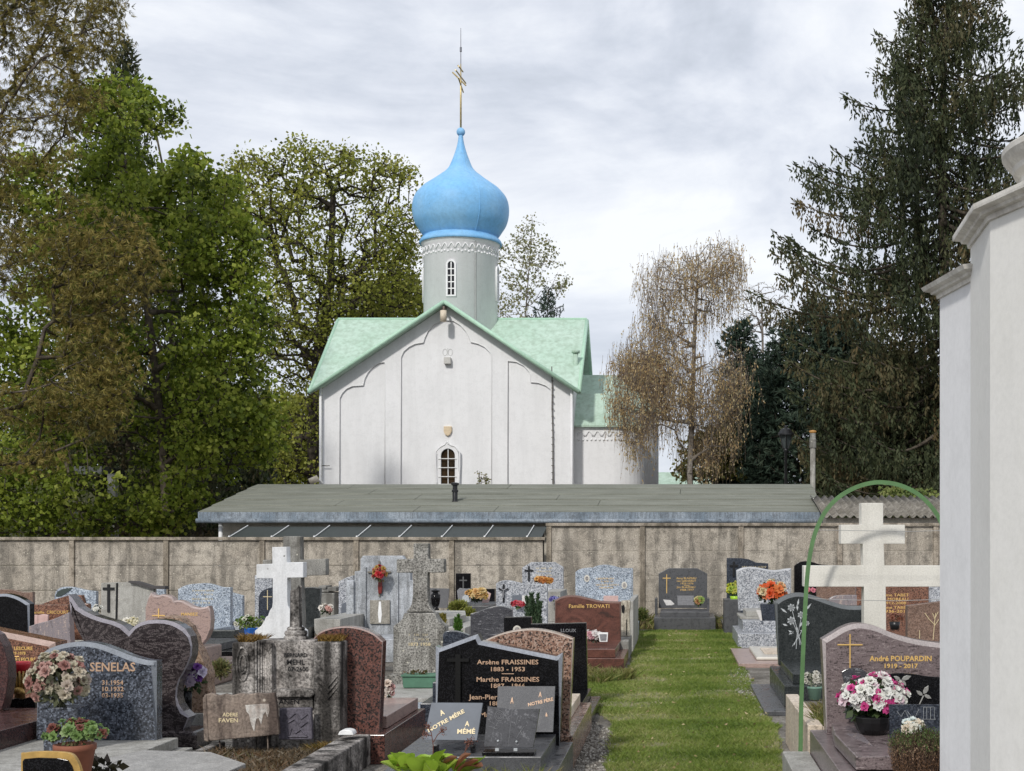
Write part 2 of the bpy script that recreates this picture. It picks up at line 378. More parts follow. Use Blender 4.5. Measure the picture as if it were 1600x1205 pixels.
def inpoly(x, y, poly):
    ins = np.zeros(len(x), bool); n = len(poly); j = n - 1
    for i in range(n):
        xi, yi = poly[i]; xj, yj = poly[j]
        c = ((yi > y) != (yj > y)) & (x < (xj - xi) * (y - yi) / (yj - yi + 1e-12) + xi)
        ins ^= c; j = i
    return ins
def blotch(x, y, s, seed):
    r = np.random.default_rng(seed); o = np.zeros(len(x))
    for k in range(5):
        f = s * 1.8 ** k; a = r.uniform(0, 6.28, 2); th = r.uniform(0, 6.28)
        o += .62 ** k * np.sin(f * (x * math.cos(th) + y * math.sin(th)) + a[0]) * np.sin(f * (-x * math.sin(th) * .9 + y * math.cos(th)) + a[1])
    return o
def blades(name, poly, n, hmin, hmax, w, mat, label, cat, seed=1, bare=.95, zoff=0, thin=None):
    r = np.random.default_rng(seed); ps = np.array(poly)
    x = r.uniform(ps[:, 0].min(), ps[:, 0].max(), n * 4); y = r.uniform(ps[:, 1].min(), ps[:, 1].max(), n * 4)
    # more blades where the picture resolves them
    keep = inpoly(x + .03 * blotch(x, y, 9, 3), y, poly) & (r.random(n * 4) < np.clip(9 / y, .25, 1) ** 1.1)
    bl = blotch(x, y, 2.5, seed + 5); trk = np.abs(y - (14.9 + .9 * (x + .6) + .25 * np.sin(x * 5))) < .28; trk |= np.abs(y - (20.6 + .5 * x)) < .22; keep &= ((bl < bare) & ~trk) | (r.random(n * 4) < .3)
    x, y, bl = x[keep][:n], y[keep][:n], bl[keep][:n]; k = len(x)
    a = r.uniform(0, 6.28, k); hh = r.uniform(hmin, hmax, k) * (1 + .25 * np.clip(blotch(x, y, 5, 9), -1, 1)); ww = w * (.7 + .6 * r.random(k)) * np.clip(y / 10, 1, 2.4)
    lean = r.normal(0, .7, (k, 2)) * hh[:, None]
    v = np.zeros((k, 4, 3)); dx, dy = np.cos(a) * ww, np.sin(a) * ww
    v[:, 0] = np.c_[x - dx, y - dy, np.full(k, zoff)]; v[:, 1] = np.c_[x + dx, y + dy, np.full(k, zoff)]
    v[:, 2] = np.c_[x + dx * .6 + lean[:, 0] * .5, y + dy * .6 + lean[:, 1] * .5, zoff + hh * .6]
    v[:, 3] = np.c_[x + lean[:, 0], y + lean[:, 1], zoff + hh]
    f = np.arange(k * 4).reshape(k, 4)
    t = np.clip(.5 + .22 * bl + r.normal(0, .16, k), 0, 1)
    me = npmesh(name, v.reshape(-1, 3), f, np.repeat(t, 4))
    return tag(link(name, me, None, mat), label, cat, kind='stuff')
M_grass = leafmat('grass', [(.07, .12, .016), (.13, .195, .03), (.19, .255, .045), (.27, .30, .09), (.42, .38, .18)], .3)
blades('grass', strip, 190000, .016, .042, .0028, M_grass, 'short green mown grass strip leading to the concrete wall', 'grass', 1, bare=.8)
blades('fallen_leaves', strip, 130, .012, .02, .011, leafmat('dead leaves', [(.3, .22, .1), (.4, .33, .18), (.22, .12, .05)], .1), 'small tan dead leaves scattered over the grass', 'leaves', 9, zoff=.035)
weedpoly = [G0(985, 985), G0(960, 963), G0(985, 955), G0(1025, 955), G0(1022, 984)]
weed2 = [G0(1118, 984), G0(1112, 955), G0(1160, 955), G0(1150, 986)]
M_weed = leafmat('weeds', [(.06, .10, .02), (.12, .15, .03), (.2, .2, .06), (.26, .2, .1), (.10, .07, .04)], .3)
blades('weeds', weedpoly, 3500, .06, .22, .006, M_weed, 'rough yellowing weeds at the wall foot left of the dark grey grave', 'weeds', 3)
blades('weeds', weed2, 2500, .06, .2, .006, M_weed, 'rough yellowing weeds at the wall foot right of the dark grey grave', 'weeds', 4)
blades('weeds', [G0(880, 1064), G0(905, 1052), G0(960, 1052), G0(990, 1062), G0(940, 1070)], 2500, .05, .14, .007, M_weed, 'leafy weeds along the front of the red brown family grave', 'weeds', 5)
# loose gravel between the tombs
def pebbles(name, region, n, r0, r1, mat, label, seed, z=0.0):
    r = np.random.default_rng(seed); ps = np.array(region)
    x = r.uniform(ps[:, 0].min(), ps[:, 0].max(), n * 3); y = r.uniform(ps[:, 1].min(), ps[:, 1].max(), n * 3)
    k = inpoly(x, y, region); x, y = x[k][:n], y[k][:n]; k = len(x)
    base = np.array([(1, 0, 0), (0, 1, 0), (-1, 0, 0), (0, -1, 0), (0, 0, .8), (0, 0, -.8)])
    s = r.uniform(r0, r1, k)[:, None, None] * r.uniform(.6, 1.3, (k, 6, 3))
    a = r.uniform(0, 6.28, k); v = base[None] * s
    vx = v[..., 0] * np.cos(a)[:, None] - v[..., 1] * np.sin(a)[:, None]; vy = v[..., 0] * np.sin(a)[:, None] + v[..., 1] * np.cos(a)[:, None]
    v = np.stack([vx + x[:, None], vy + y[:, None], v[..., 2] + z + r0 * .5], -1)
    ft = np.array([(0, 1, 4), (1, 2, 4), (2, 3, 4), (3, 0, 4), (1, 0, 5), (2, 1, 5), (3, 2, 5), (0, 3, 5)])
    f = (ft[None] + np.arange(k)[:, None, None] * 6).reshape(-1, 3)
    me = npmesh(name, v.reshape(-1, 3), f, np.repeat(r.random(k), 6))
    return tag(link(name, me, None, mat), label, 'gravel', kind='stuff')
M_peb = leafmat('pebble', [(.09, .08, .07), (.2, .18, .155), (.3, .28, .25), (.42, .4, .36)], 0, .9)
pebbles('gravel', [(-.75, 7.5), (-.45, 7.5), (-.5, 12.5), (-1.1, 14.5), (-1.5, 14.5), (-1.4, 9)], 5000, .006, .018, M_peb, 'loose grey brown gravel along the left edge of the grass', 11)
pebbles('gravel', [G0(1120, 1050), G0(1165, 1045), G0(1205, 1115), G0(1190, 1120)], 900, .01, .025, M_peb, 'loose grey gravel at the right edge of the grass', 12)

# ------------------------------------------------------------------ concrete panel wall
WD = 30.6; s_ = WD / F
def wall(px0, px1, posts, top, label, lowest=0):
    x0, x1 = (px0 - CX) * s_, (px1 - CX) * s_; zt = H + (HY - top) * s_
    w = thing('concrete_wall', label, 'wall', ((x0 + x1) / 2, WD, 0), 'precast concrete panel walls')
    xs = [(p - CX) * s_ for p in posts]
    for x in xs:
        MB().box(x - .055, x + .055, WD - .05, WD + .12, -.3, zt + .02).build('post', G['wallpost'], w, bevel=.008)
    edges = [x0] + xs + [x1]
    for a, b in zip(edges, edges[1:]):
        if b - a < .2: continue
        z = zt - .05
        while z > 0:
            z2 = max(z - .545, -.2)
            o = MB().box(a + .05, b - .05, WD, WD + .05, z2 + .006, z).build('panel', G['wall'], w, bevel=.012)
            o.data.transform(Matrix.Translation((0, random.uniform(-.004, .004), 0)))
            z = z2
    MB().box(x0, x1, WD - .07, WD + .1, zt - .045, zt + .022).build('coping', G['wallpost'], w, bevel=.01)
    return w
random.seed(4)
wall(-60, 852, [-36, 113, 260, 410, 557, 706], 841, 'lower tan concrete panel wall behind the left graves')
wall(853, 1700, [858, 1004, 1158, 1312, 1462, 1612], 819, 'taller tan concrete panel wall behind the grass strip')

# ------------------------------------------------------------------ shed behind the wall
def roofing(name, c1, c2, c3, seams=.55):
    m, nt, b, co = newmat(name)
    c = ramp(nt, noise(nt, co, 1.6, 7, .7, 0, (.5, 2, 2)), [(.3, c1), (.5, c2), (.7, c3)])
    g = noise(nt, co, 90, 2, .6)
    c = mixc(nt, 1.0, c, ramp(nt, g, [(.35, (.75,) * 3), (.65, (1.2,) * 3)]), 'MULTIPLY')
    nt.links.new(c, b.inputs['Base Color']); b.inputs['Roughness'].default_value = .9
    return m
M_felt = roofing('green grey roofing felt', (.14, .145, .115), (.18, .185, .15), (.24, .245, .205))
M_zinc = weathered('blue grey zinc fascia', (.17, .21, .25), (.08, .09, .10), (.3, .34, .38), .5, 0, .5, 60, streakscale=30, bstr=.05)
M_plaster = weathered('cream rendered wall', (.52, .48, .40), (.3, .27, .22), (.6, .56, .48), .3)
sd = thing('shed', 'long low shed with green grey felt roof and zinc fascia behind the wall', 'shed', (-3.6, 32.5, 0))
Y0, Y1 = 32.6, 37.2
XL, XR = (310 - CX) * Y0 / F, (1290 - CX) * Y0 / F
XL1, XR1 = (403 - CX) * Y1 / F, (1268 - CX) * Y1 / F
ze, zr = H + 49 * Y0 / F, H + 93 * Y1 / F
MB().box(XL + .35, XR - .25, Y0 + .5, 2 * Y1 - Y0 - .5, 0, ze - .12).build('wall', M_plaster, sd)
mb = MB()
k = 5
for i in range(k):   # overlapping felt strips, each lapping the one below by 6 mm
    t0, t1 = i / k, (i + 1) / k + (.02 if i < k - 1 else 0)
    ya, yb = Y0 + (Y1 - Y0) * t0, Y0 + (Y1 - Y0) * min(t1, 1)
    za, zb = ze + (zr - ze) * t0, ze + (zr - ze) * min(t1, 1)
    xa0, xa1 = XL + (XL1 - XL) * t0, XR + (XR1 - XR) * t0
    xb0, xb1 = XL + (XL1 - XL) * min(t1, 1), XR + (XR1 - XR) * min(t1, 1)
    cuts = [0] + sorted(random.random() for _ in range(2)) + [1]
    for c0, c1 in zip(cuts, cuts[1:]):
        o = random.uniform(0, .003)
        pts = [(xa0 + (xa1 - xa0) * c0, ya, za + .028), (xa0 + (xa1 - xa0) * c1 - .012, ya, za + .028 + o), (xb0 + (xb1 - xb0) * c1 - .012, yb, zb + .004 + o), (xb0 + (xb1 - xb0) * c0, yb, zb + .004)]
        mb.add(pts + [(x, y, z - .05) for x, y, z in pts], [(0, 1, 2, 3), (7, 6, 5, 4), (0, 4, 5, 1), (1, 5, 6, 2), (2, 6, 7, 3), (3, 7, 4, 0)])
mb.add([(XL1, Y1, zr), (XR1, Y1, zr), (XR, 2 * Y1 - Y0, ze), (XL, 2 * Y1 - Y0, ze)], [(0, 1, 2, 3)])
mb.build('roof', M_felt, sd)
MB().box(XL, XR, Y0 - .03, Y0 - .004, ze - .15, ze + .012).build('fascia', M_zinc, sd)
gt = MB().tube([(XL - .02, Y0 - .09, ze - .19), (XR + 3, Y0 - .09, ze - .205)], .055, 10).build('gutter', M_zinc, sd, smooth=True)
MB().tube([(XL + .45, Y0 + .2, ze - .16), (XL + .45, Y0 + .2, .3)], .05, 8).build('downpipe', G['white'], sd, smooth=True)
for i in range(14):
    x = XL + .3 + i * (XR - XL - .6) / 13
    MB().box(x - .015, x + .015, Y0 - .16, Y0 - .02, ze - .165, ze - .155).build('gutter_bracket', M_zinc, sd)
# lean-to glazing with brackets in front of the shed, showing just over the wall
gl = thing('lean_to_canopy', 'low dark glass canopy with white brackets under the shed eave', 'canopy', (-5, 29.6, 0))
za, zb = H + 10 * 30.95 / F, H + 27 * 32.2 / F
xa, xb = (352 - CX) * 30.95 / F, (846 - CX) * 30.95 / F
MB().add([(xa, 30.95, za), (xb, 30.95, za), (xb, 32.25, zb), (xa, 32.25, zb), (xa, 30.95, za - .02), (xb, 30.95, za - .02), (xb, 32.25, zb - .02), (xa, 32.25, zb - .02)], [(0, 1, 2, 3), (7, 6, 5, 4), (0, 4, 5, 1), (1, 5, 6, 2), (3, 2, 6, 7), (0, 3, 7, 4)]).build('glass_roof', plain('dull green glass', (.03, .037, .033), .6), gl)
for i in range(8):
    px = 358 + i * 66.5; x = (px - CX) * 30.9 / F
    MB().tube([(x, 30.9, za + .012), (x + .02, 32.2, zb + .03)], .010, 6).ball((x, 30.89, za + .02), .022).build('bracket', G['white'], gl)
for x in (xa + .1, xb - .1):
    MB().box(x - .04, x + .04, 32.15, 32.23, 0, zb - .02).build('post', G['blackmetal'], gl)
vp = thing('roof_vent', 'small black vent pipe on the felt shed roof', 'vent', (0, 0, 0))
d = 34.2; c = P(711, 788, d); LOC[vp.name] = c.copy(); vp.location = c
sp = d / F
MB().lathe(c, [(5.5 * sp, -.05), (5.5 * sp, 4 * sp), (4 * sp, 6 * sp), (4 * sp, 20 * sp)], 16).build('pipe', G['blackmetal'], vp, smooth=True, bevel=.004)
MB().lathe(c, [(5.2 * sp, 19 * sp), (5.2 * sp, 22 * sp), (3.8 * sp, 23 * sp), (3.8 * sp, 29 * sp), (6 * sp, 30 * sp), (6 * sp, 33 * sp), (3 * sp, 34 * sp)], 16).build('cap', G['blackmetal'], vp, bevel=.003)
# corrugated roof on the right
M_corr = weathered('weathered fibre cement', (.17, .155, .13), (.07, .065, .055), (.26, .24, .21), .5, .15, .95, 40)
cr = thing('lean_to_shed', 'small outbuilding with weathered corrugated roof right of the long shed', 'shed', (5, 32, 0))
ya, yb = 31.6, 34.6
za, zb = H + 43 * ya / F, H + 74 * yb / F
x0, x1 = (1285 - CX) * ya / F, (1560 - CX) * ya / F
nx = 500; v = []; 
for iz, (y, z) in enumerate([(ya, za), (ya + 1.35, (za + zb) / 2 - .01), (ya + 1.36, (za + zb) / 2 + .012), (yb, zb)]):
    for i in range(nx):
        x = x0 + (x1 - x0) * i / (nx - 1); v.append((x, y, z + .032 * math.sin(x * 2 * math.pi / .177)))
f = [(j * nx + i, j * nx + i + 1, (j + 1) * nx + i + 1, (j + 1) * nx + i) for j in range(3) for i in range(nx - 1)]
o = MB().add(v, f).build('corrugated_roof', M_corr, cr, smooth=True); so = o.modifiers.new('s', 'SOLIDIFY'); so.thickness = .012
MB().box(x0 + .1, x1, ya + .25, yb - .05, 0, za - .03).build('wall', M_plaster, cr)
# street lamp and flue
lp = thing('street_lamp', 'black lantern street lamp behind the long shed', 'street lamp', P(1228, 918, 44).xy.to_3d())
d = 44; sp = d / F; c = P(1228, HY + H * F / d, d); c.z = 0
zt = lambda y: H + (HY - y) * sp
MB().lathe(c, [(.09, 0), (.09, .9), (.055, 1.0), (.045, zt(707)), (.07, zt(705)), (.07, zt(700))], 12).build('pole', G['blackmetal'], lp, smooth=True)
MB().lathe(c, [(4 * sp, zt(700)), (9 * sp, zt(680))], 4).build('lantern', plain('lantern glass', (.06, .07, .07), .15), lp)
mbm = MB()
for k in range(4):
    a = math.pi / 2 * k; u = Vector((math.cos(a), math.sin(a), 0))
    mbm.tube([c + u * 4 * sp + Vector((0, 0, zt(701))), c + u * 9.6 * sp + Vector((0, 0, zt(679)))], .018, 6)
mbm.build('lantern_frame', G['blackmetal'], lp)
MB().lathe(c, [(12.5 * sp, zt(680)), (12.5 * sp, zt(678)), (8 * sp, zt(671)), (3 * sp, zt(669)), (3 * sp, zt(666)), (.01, zt(665))], 20).build('lamp_cap', G['blackmetal'], lp)
fl = thing('flue_pipe', 'tall grey cement flue pipe with orange cap behind the shed corner', 'flue', (0, 0, 0))
d = 38.2; sp = d / F; c = P(1270, 850, d); c.z = 0; fl.location = c; LOC[fl.name] = c.copy()
zt = lambda y: H + (HY - y) * sp
MB().lathe(c, [(4 * sp, 0), (4 * sp, zt(700))], 14).build('pipe', weathered('grey flue', (.24, .23, .2), (.1, .09, .08), (.34, .33, .3), .5, .2), fl, smooth=True)
MB().lathe(c, [(5.2 * sp, zt(700)), (5.2 * sp, zt(686)), (4.5 * sp, zt(685)), (4.5 * sp, zt(677))], 14).build('collar', G['conclichen'], fl, bevel=.004)
MB().lathe(c, [(4.6 * sp, zt(677)), (6 * sp, zt(675)), (5 * sp, zt(673)), (.01, zt(672))], 14).build('cap', plain('orange clay', (.4, .2, .05), .6), fl)

# ------------------------------------------------------------------ church
M_white = weathered('white painted render', (.76, .76, .765), (.56, .56, .56), (.79, .79, .795), .18, 0, .8, 25, streakscale=3, bstr=.05, big=.5, ga=.03)
M_dome = weathered('sky blue painted dome', (.20, .46, .76), (.13, .29, .48), (.25, .49, .74), .12, .02, .5, 8, (.07, .1, .13), 2.5, .03, .7, ga=.08)
M_green = weathered('mint green painted metal', (.42, .56, .46), (.22, .29, .21), (.48, .61, .52), .32, 0, .65, 20, streakscale=4, bstr=.05, big=.7, ga=.06)
M_trim = plain('pale green trim', (.40, .60, .46), .5, 0, .1)
DF = 55.0; S = DF / F
def fx(x): return (x - CX) * S
def fz(y): return H + (HY - y) * S
ch = thing('church', 'white orthodox church with blue onion dome and mint green cross gabled roof', 'church', (-9.08, 59, 0))
XA, XB = fx(504), fx(894.5); CXx = -9.08; CY = 59.2
YB = 2 * CY - DF
MB().box(XA, XB, DF + .12, YB, 0, fz(607)).build('wall', M_white, ch)
gz = 11.05
# gable walls (prisms up to the roof) front/back and sides
wl = MB()
wl.prism([(XA, fz(607)), (XB, fz(607)), (CXx, gz - .12)], DF + .12, YB)
wl.build('gable', M_white, ch)
n0 = len(wl.v)
w2 = MB(); yy = [(DF + .13, fz(607) + .001), (YB - .01, fz(607) + .001), (CY, gz - .12)]
v = [(XA + .002, y, z) for y, z in yy] + [(XB - .002, y, z) for y, z in yy]
w2.add(v, [(0, 2, 1), (3, 4, 5), (0, 1, 4, 3), (1, 2, 5, 4), (2, 0, 3, 5)]).build('side_gable', M_white, ch)
# proud front layer with the three trefoil niches cut out
cn = [(626, 765), (626, 558), (630, 549), (638, 542), (648, 537), (661, 535), (663, 528), (668, 517), (677, 507), (688, 501), (697, 500), (708, 501), (719, 508), (728, 518), (733, 528), (735, 534), (747, 537), (757, 542), (765, 550), (768, 557), (768, 765)]
ln = [(530, 765), (530, 622), (534, 614), (541, 607), (550, 603), (567, 602), (569, 592), (574, 582), (582, 573), (591, 567), (601, 566), (601, 765)]
rn = [(793, 765), (793, 564), (806, 565), (818, 571), (826, 580), (829, 588), (829, 597), (841, 598), (852, 602), (860, 608), (863, 616), (863, 765)]
loops = [[(XA - .03, 0), (XA - .03, fz(607)), (CXx, gz - .05), (XB + .03, fz(607)), (XB + .03, 0)]]
for nn in (cn, ln, rn): loops.append([(fx(x), fz(y) if y < 764 else .25) for x, y in nn])
curve_plate('niche_surround', loops, DF + .06, DF + .1195, M_white, ch)
# thin raised lines round the niches
for nn in (cn, ln, rn):
    inner = [p for p in nn]
    MB().tube([(fx(x), DF + .058, fz(y)) for x, y in inner], .016, 6).build('moulding', M_white, ch, smooth=True)
# window
win = MB()
wx0, wx1, ws = fx(689), fx(711), fz(712)
def arch(x0, x1, zs, z0, n=12, k=1.0):
    c, r = (x0 + x1) / 2, (x1 - x0) / 2
    return [(x0, z0)] + [(c - r * math.cos(math.pi * i / n), zs + k * r * math.sin(math.pi * i / n)) for i in range(n + 1)] + [(x1, z0)]
curve_plate('window_surround', [arch(fx(683.5), fx(716.5), fz(712), fz(800)), arch(wx0, wx1, ws, fz(799))], DF - .03, DF + .119, M_white, ch)
MB().prism(arch(wx0 - .01, wx1 + .01, ws, fz(798.5)), DF + .085, DF + .115).build('window', plain('amber dark glass', (.035, .022, .012), .12, 0, .5, 4), ch)
wn = [c for c in ch.children if c.name.startswith('window')][-1]
og = [(683, 760), (681, 712), (683, 704), (689, 698), (695, 695), (699, 690), (703, 695), (711, 698), (716, 704), (718.5, 712), (717, 760)]
MB().tube([(fx(x), DF - .03, fz(y)) for x, y in smooth_line(og)], .035, 6).build('window_moulding', M_white, ch, smooth=True)
mbr = MB()
for y in (717, 731, 745, 757): mbr.tube([(fx(685), DF - .05, fz(y)), (fx(714), DF - .05, fz(y))], .016, 6)
for x in (700,): mbr.tube([(fx(x), DF + .03, fz(702)), (fx(x), DF + .03, fz(790))], .02, 6)
mbr.build('window_bars', G['white'], ch)
# fittings on the facade
sh = [(693, 666), (705.5, 666), (705.5, 674), (703, 679), (699, 681.5), (695, 679), (693, 674)]
MB().prism([(fx(x), fz(y)) for x, y in sh], DF + .02, DF + .13).build('shield_plaque', plain('cream stone shield', (.62, .50, .34), .6), ch, bevel=.02)
MB().box(fx(694), fx(704.5), DF - .1, DF + .13, fz(569), fz(558.5)).build('alarm_box', plain('grey box', (.5, .49, .46), .5), ch, bevel=.015)
MB().tube([(fx(696.5), DF - .55, fz(506)), (fx(696.5), DF - .55, fz(489))], .125, 14).build('floodlight', plain('cream lamp', (.6, .52, .4), .5), ch, smooth=True)
MB().tube([(fx(697), DF - .55, fz(490)), (fx(697), DF - .55, fz(484)), (fx(697), DF - .1, fz(482))], .05, 8).build('floodlight_bracket', plain('brown metal', (.1, .07, .05), .5), ch)
sym = MB()
for x in (694.5, 703): sym.lathe((0, 0, 0), [(0, 0)], 3) if 0 else sym.tube([Vector((fx(x) + .085 * math.cos(a), DF + .115, fz(550) + .13 * math.sin(a))) for a in [i * .5236 for i in range(13)]], .012, 5)
sym.tube([(fx(699), DF + .115, fz(556)), (fx(699), DF + .115, fz(543))], .012, 5)
sym.build('relief_emblem', plain('relief grey', (.55, .55, .54), .8), ch)
for x, y in ((680.5, 526), (716.5, 524)): MB().lathe((0, 0, 0), [(.02, 0), (.06, 0), (.06, .03)], 10).build('rosette', G['conclichen'], ch).data.transform(Matrix.Translation(Vector((fx(x), DF + .1, fz(y))) - LOC[ch.name]) @ Matrix.Rotation(math.pi / 2, 4, 'X'))
cab = [(862.3, 573), (863, 600), (862.6, 640), (864, 680), (864.2, 720), (865, 760)]
mc = MB().tube([(fx(x), DF - .05, fz(y)) for x, y in cab], .022, 6)
for i in range(16): mc.box(fx(863.6) - .05, fx(863.6) + .05, DF - .06, DF + .01, fz(585 + i * 11), fz(584 + i * 11))
mc.build('lightning_cable', plain('dark cable', (.12, .11, .1), .6), ch)
for nm, x in (('downpipe', 893.5), ('downpipe', 502)):
    MB().tube([(fx(x), DF - .12, fz(604)), (fx(x), DF - .12, 0)], .05, 10).build(nm, M_white, ch, smooth=True)
MB().tube([(fx(503), DF - .1, fz(728)), (fx(516), DF - .1, fz(728))], .02, 5).build('bracket', G['conclichen'], ch)
MB().tube([(fx(489), DF - .5, fz(754)), (fx(501), DF - .4, fz(748))], .13, 12).build('camera_housing', plain('cream lamp b', (.6, .54, .44), .5), ch, smooth=True)
MB().tube([(fx(500), DF - .4, fz(750)), (fx(505), DF - .05, fz(756))], .05, 8).build('camera_bracket', G['white'], ch)
# roof: cross gable, max of two gables
hx, hy = 5.23, 4.62; ez = 7.64; rz = 11.15
C0 = (CXx, CY, rz)
tops = {'C': C0, 'L': (CXx - hx, CY, rz), 'R': (CXx + hx, CY, rz), 'F': (CXx, CY - hy, rz), 'B': (CXx, CY + hy, rz),
        'LF': (CXx - hx, CY - hy, ez), 'RF': (CXx + hx, CY - hy, ez), 'LB': (CXx - hx, CY + hy, ez), 'RB': (CXx + hx, CY + hy, ez)}
order = list(tops); tv = [tops[k] for k in order]; bv = [(x, y, z - .13) for x, y, z in tv]; ix = {k: i for i, k in enumerate(order)}; n9 = 9
tri = [('C', 'L', 'LF'), ('C', 'LF', 'F'), ('C', 'F', 'RF'), ('C', 'RF', 'R'), ('C', 'R', 'RB'), ('C', 'RB', 'B'), ('C', 'B', 'LB'), ('C', 'LB', 'L')]
rim = ['LF', 'F', 'RF', 'R', 'RB', 'B', 'LB', 'L']
rf = MB().add(tv + bv, [tuple(ix[k] for k in t) for t in tri] + [tuple(ix[k] + n9 for k in reversed(t)) for t in tri] +
              [(ix[a], ix[a] + n9, ix[b_] + n9, ix[b_]) for a, b_ in zip(rim, rim[1:] + rim[:1])]).build('roof', M_green, ch)
mt = MB()
for a, b_ in zip(rim, rim[1:] + rim[:1]): mt.tube([Vector(tops[a]) + Vector((0, 0, -.06)), Vector(tops[b_]) + Vector((0, 0, -.06))], .085, 8)
mt.build('roof_trim', M_trim, ch, smooth=True)
ms = MB()
for (a, b_) in (('L', 'C'), ('C', 'R')): ms.tube([Vector(tops[a]) + Vector((0, 0, .01)), Vector(tops[b_]) + Vector((0, 0, .01))], .05, 6)
ms.build('ridge_cap', M_trim, ch)
# snow pipe on the right roof slope
MB().tube([P(899.5, 600, 56.2), P(899.5, 550, 56.2)], .1, 10).lathe(P(899.5, 552, 56.2), [(.16, 0), (.17, .1), (.1, .14)], 10).build('roof_vent_pipe', M_green, ch, smooth=True)
# drum and dome
DS = CY / F; dx, dy = (720 - CX) * DS, CY; dz = lambda y: H + (HY - y) * DS
CD = (dx, dy, 0)
MB().lathe(CD, [(57.3 * DS, 8.0), (57.3 * DS, dz(388)), (60 * DS, dz(386)), (60 * DS, dz(384)), (63 * DS, dz(382))], 64).build('drum', M_white, ch, smooth=True)
mb = MB()
for k in range(34):
    a0 = 2 * math.pi * k / 34
    pts = []
    for i in range(7):
        a = a0 + (i / 6 - .5) * 2 * math.pi / 34 * .92; pts.append((dx + 58 * DS * math.cos(a), dy + 58 * DS * math.sin(a), dz(399) + .20 * math.sin(math.pi * i / 6)))
    mb.tube(pts, .028, 5)
for k in range(68):
    a = 2 * math.pi * k / 68; c = (dx + 57.5 * DS * math.cos(a), dy + 57.5 * DS * math.sin(a), dz(402.5 + (k % 2) * 1.5)); mb.ball(c, .05, 6)
mb.build('arcade_frieze', M_white, ch, smooth=True)
dome = [(63.5, 383), (64, 380), (61, 375), (57, 372), (58, 370), (60, 367.5), (65, 360), (70, 352), (73, 344), (74.8, 334), (75, 325), (73.5, 315), (70, 307), (66, 302), (59, 294.5), (50, 288), (40, 281), (31.5, 274.5), (24.5, 269), (18.5, 262), (14.5, 253), (11, 244), (8, 235), (5.8, 227), (4.2, 219), (3.4, 212)]
MB().lathe(CD, [(r * DS, dz(y)) for r, y in smooth_line(dome, 3)], 72).build('dome', M_dome, ch, smooth=True)
dm = [c for c in ch.children if c.name.startswith('dome')][0]
MB().tube([(dx + r * DS * math.cos(-1.02) * 1.0, dy + r * DS * math.sin(-1.02), dz(y)) for r, y in smooth_line(dome[4:], 3)], .022, 5).build('dome_seam', M_dome, dm)
MB().ball((dx, dy, dz(206.5)), 6.8 * DS, 20).build('dome_ball', M_dome, ch, smooth=True)
M_gilt = plain('gilt iron', (.55, .43, .2), .4, .5, .2)
MB().tube([(dx, dy, dz(200)), (dx, dy, dz(150)), (dx, dy, dz(100))], [.04, .04, .022], 8).build('cross', M_gilt, ch, smooth=True)
# the cross stands nearly edge-on; its three bars run almost along the line of sight
mb = MB(); e = Vector((.10, .99, 0)); o3 = Vector((dx, dy, 0))
for y, l, sl in ((108, .36, 0), (120, .85, 0), (133, .42, .35)):
    z = Vector((0, 0, dz(y))); MB().tube([o3 + z - e * l + Vector((0, 0, sl * .5)), o3 + z + e * l - Vector((0, 0, sl * .5))], .03, 6).build('cross_bar', M_gilt, ch)
MB().tube([o3 + Vector((-.35, 0, dz(113))), o3 + Vector((.22, 0, dz(134)))], .032, 6).build('cross_bar', M_gilt, ch)
MB().tube([o3 + Vector((-.13, 0, dz(102))), o3 + Vector((.02, 0, dz(108)))], .028, 6).build('cross_bar', M_gilt, ch)
MB().tube([(dx, dy, dz(103)), (dx, dy, dz(44))], [.022, .012], 6).tube([(dx, dy, dz(81)), (dx, dy, dz(74))], .045, 8).build('lightning_rod', plain('grey rod', (.2, .2, .22), .4, .5), ch)
# drum windows all round
for k in range(4):
    a = -math.pi / 2 - .10 + k * math.pi / 2; c = math.cos(a); s = math.sin(a)
    R = Matrix.Translation((dx, dy, 0)) @ Matrix.Rotation(a + math.pi / 2, 4, 'Z')
    T = Matrix.Translation(-LOC[ch.name])
    def put(o): o.data.transform(Matrix.Translation(LOC[ch.name])); o.data.transform(T @ R)
    w = 5.2 * DS; z0, z1 = dz(471), dz(425); r = 57.3 * DS
    fr = curve_plate('window_frame', [arch(-w - .07, w + .07, z1, z0 - .06), arch(-w, w, z1, z0)], -r - .06, -r + .12, M_white, ch); put(fr)
    pn = MB().prism(arch(-w - .005, w + .005, z1, z0 - .005), -r - .0, -r + .1).build('window', G['darkglass'], ch); put(pn)
    mbb = MB().box(-.02, .02, -r - .03, -r - .005, z0, z1 + w)
    for q in range(1, 5): mbb.box(-w, w, -r - .026, -r - .002, z0 + (z1 - z0 + .1) * q / 5 - .02, z0 + (z1 - z0 + .1) * q / 5 + .02)
    o = mbb.build('glazing_bar', G['white'], ch); put(o)
MB().tube([(dx + 57.8 * DS * math.cos(-1.02), dy + 57.8 * DS * math.sin(-1.02), dz(y)) for y in (383, 430, 470, 515)], .035, 6).build('drum_cable', plain('grey cable', (.3, .31, .3), .5), ch)
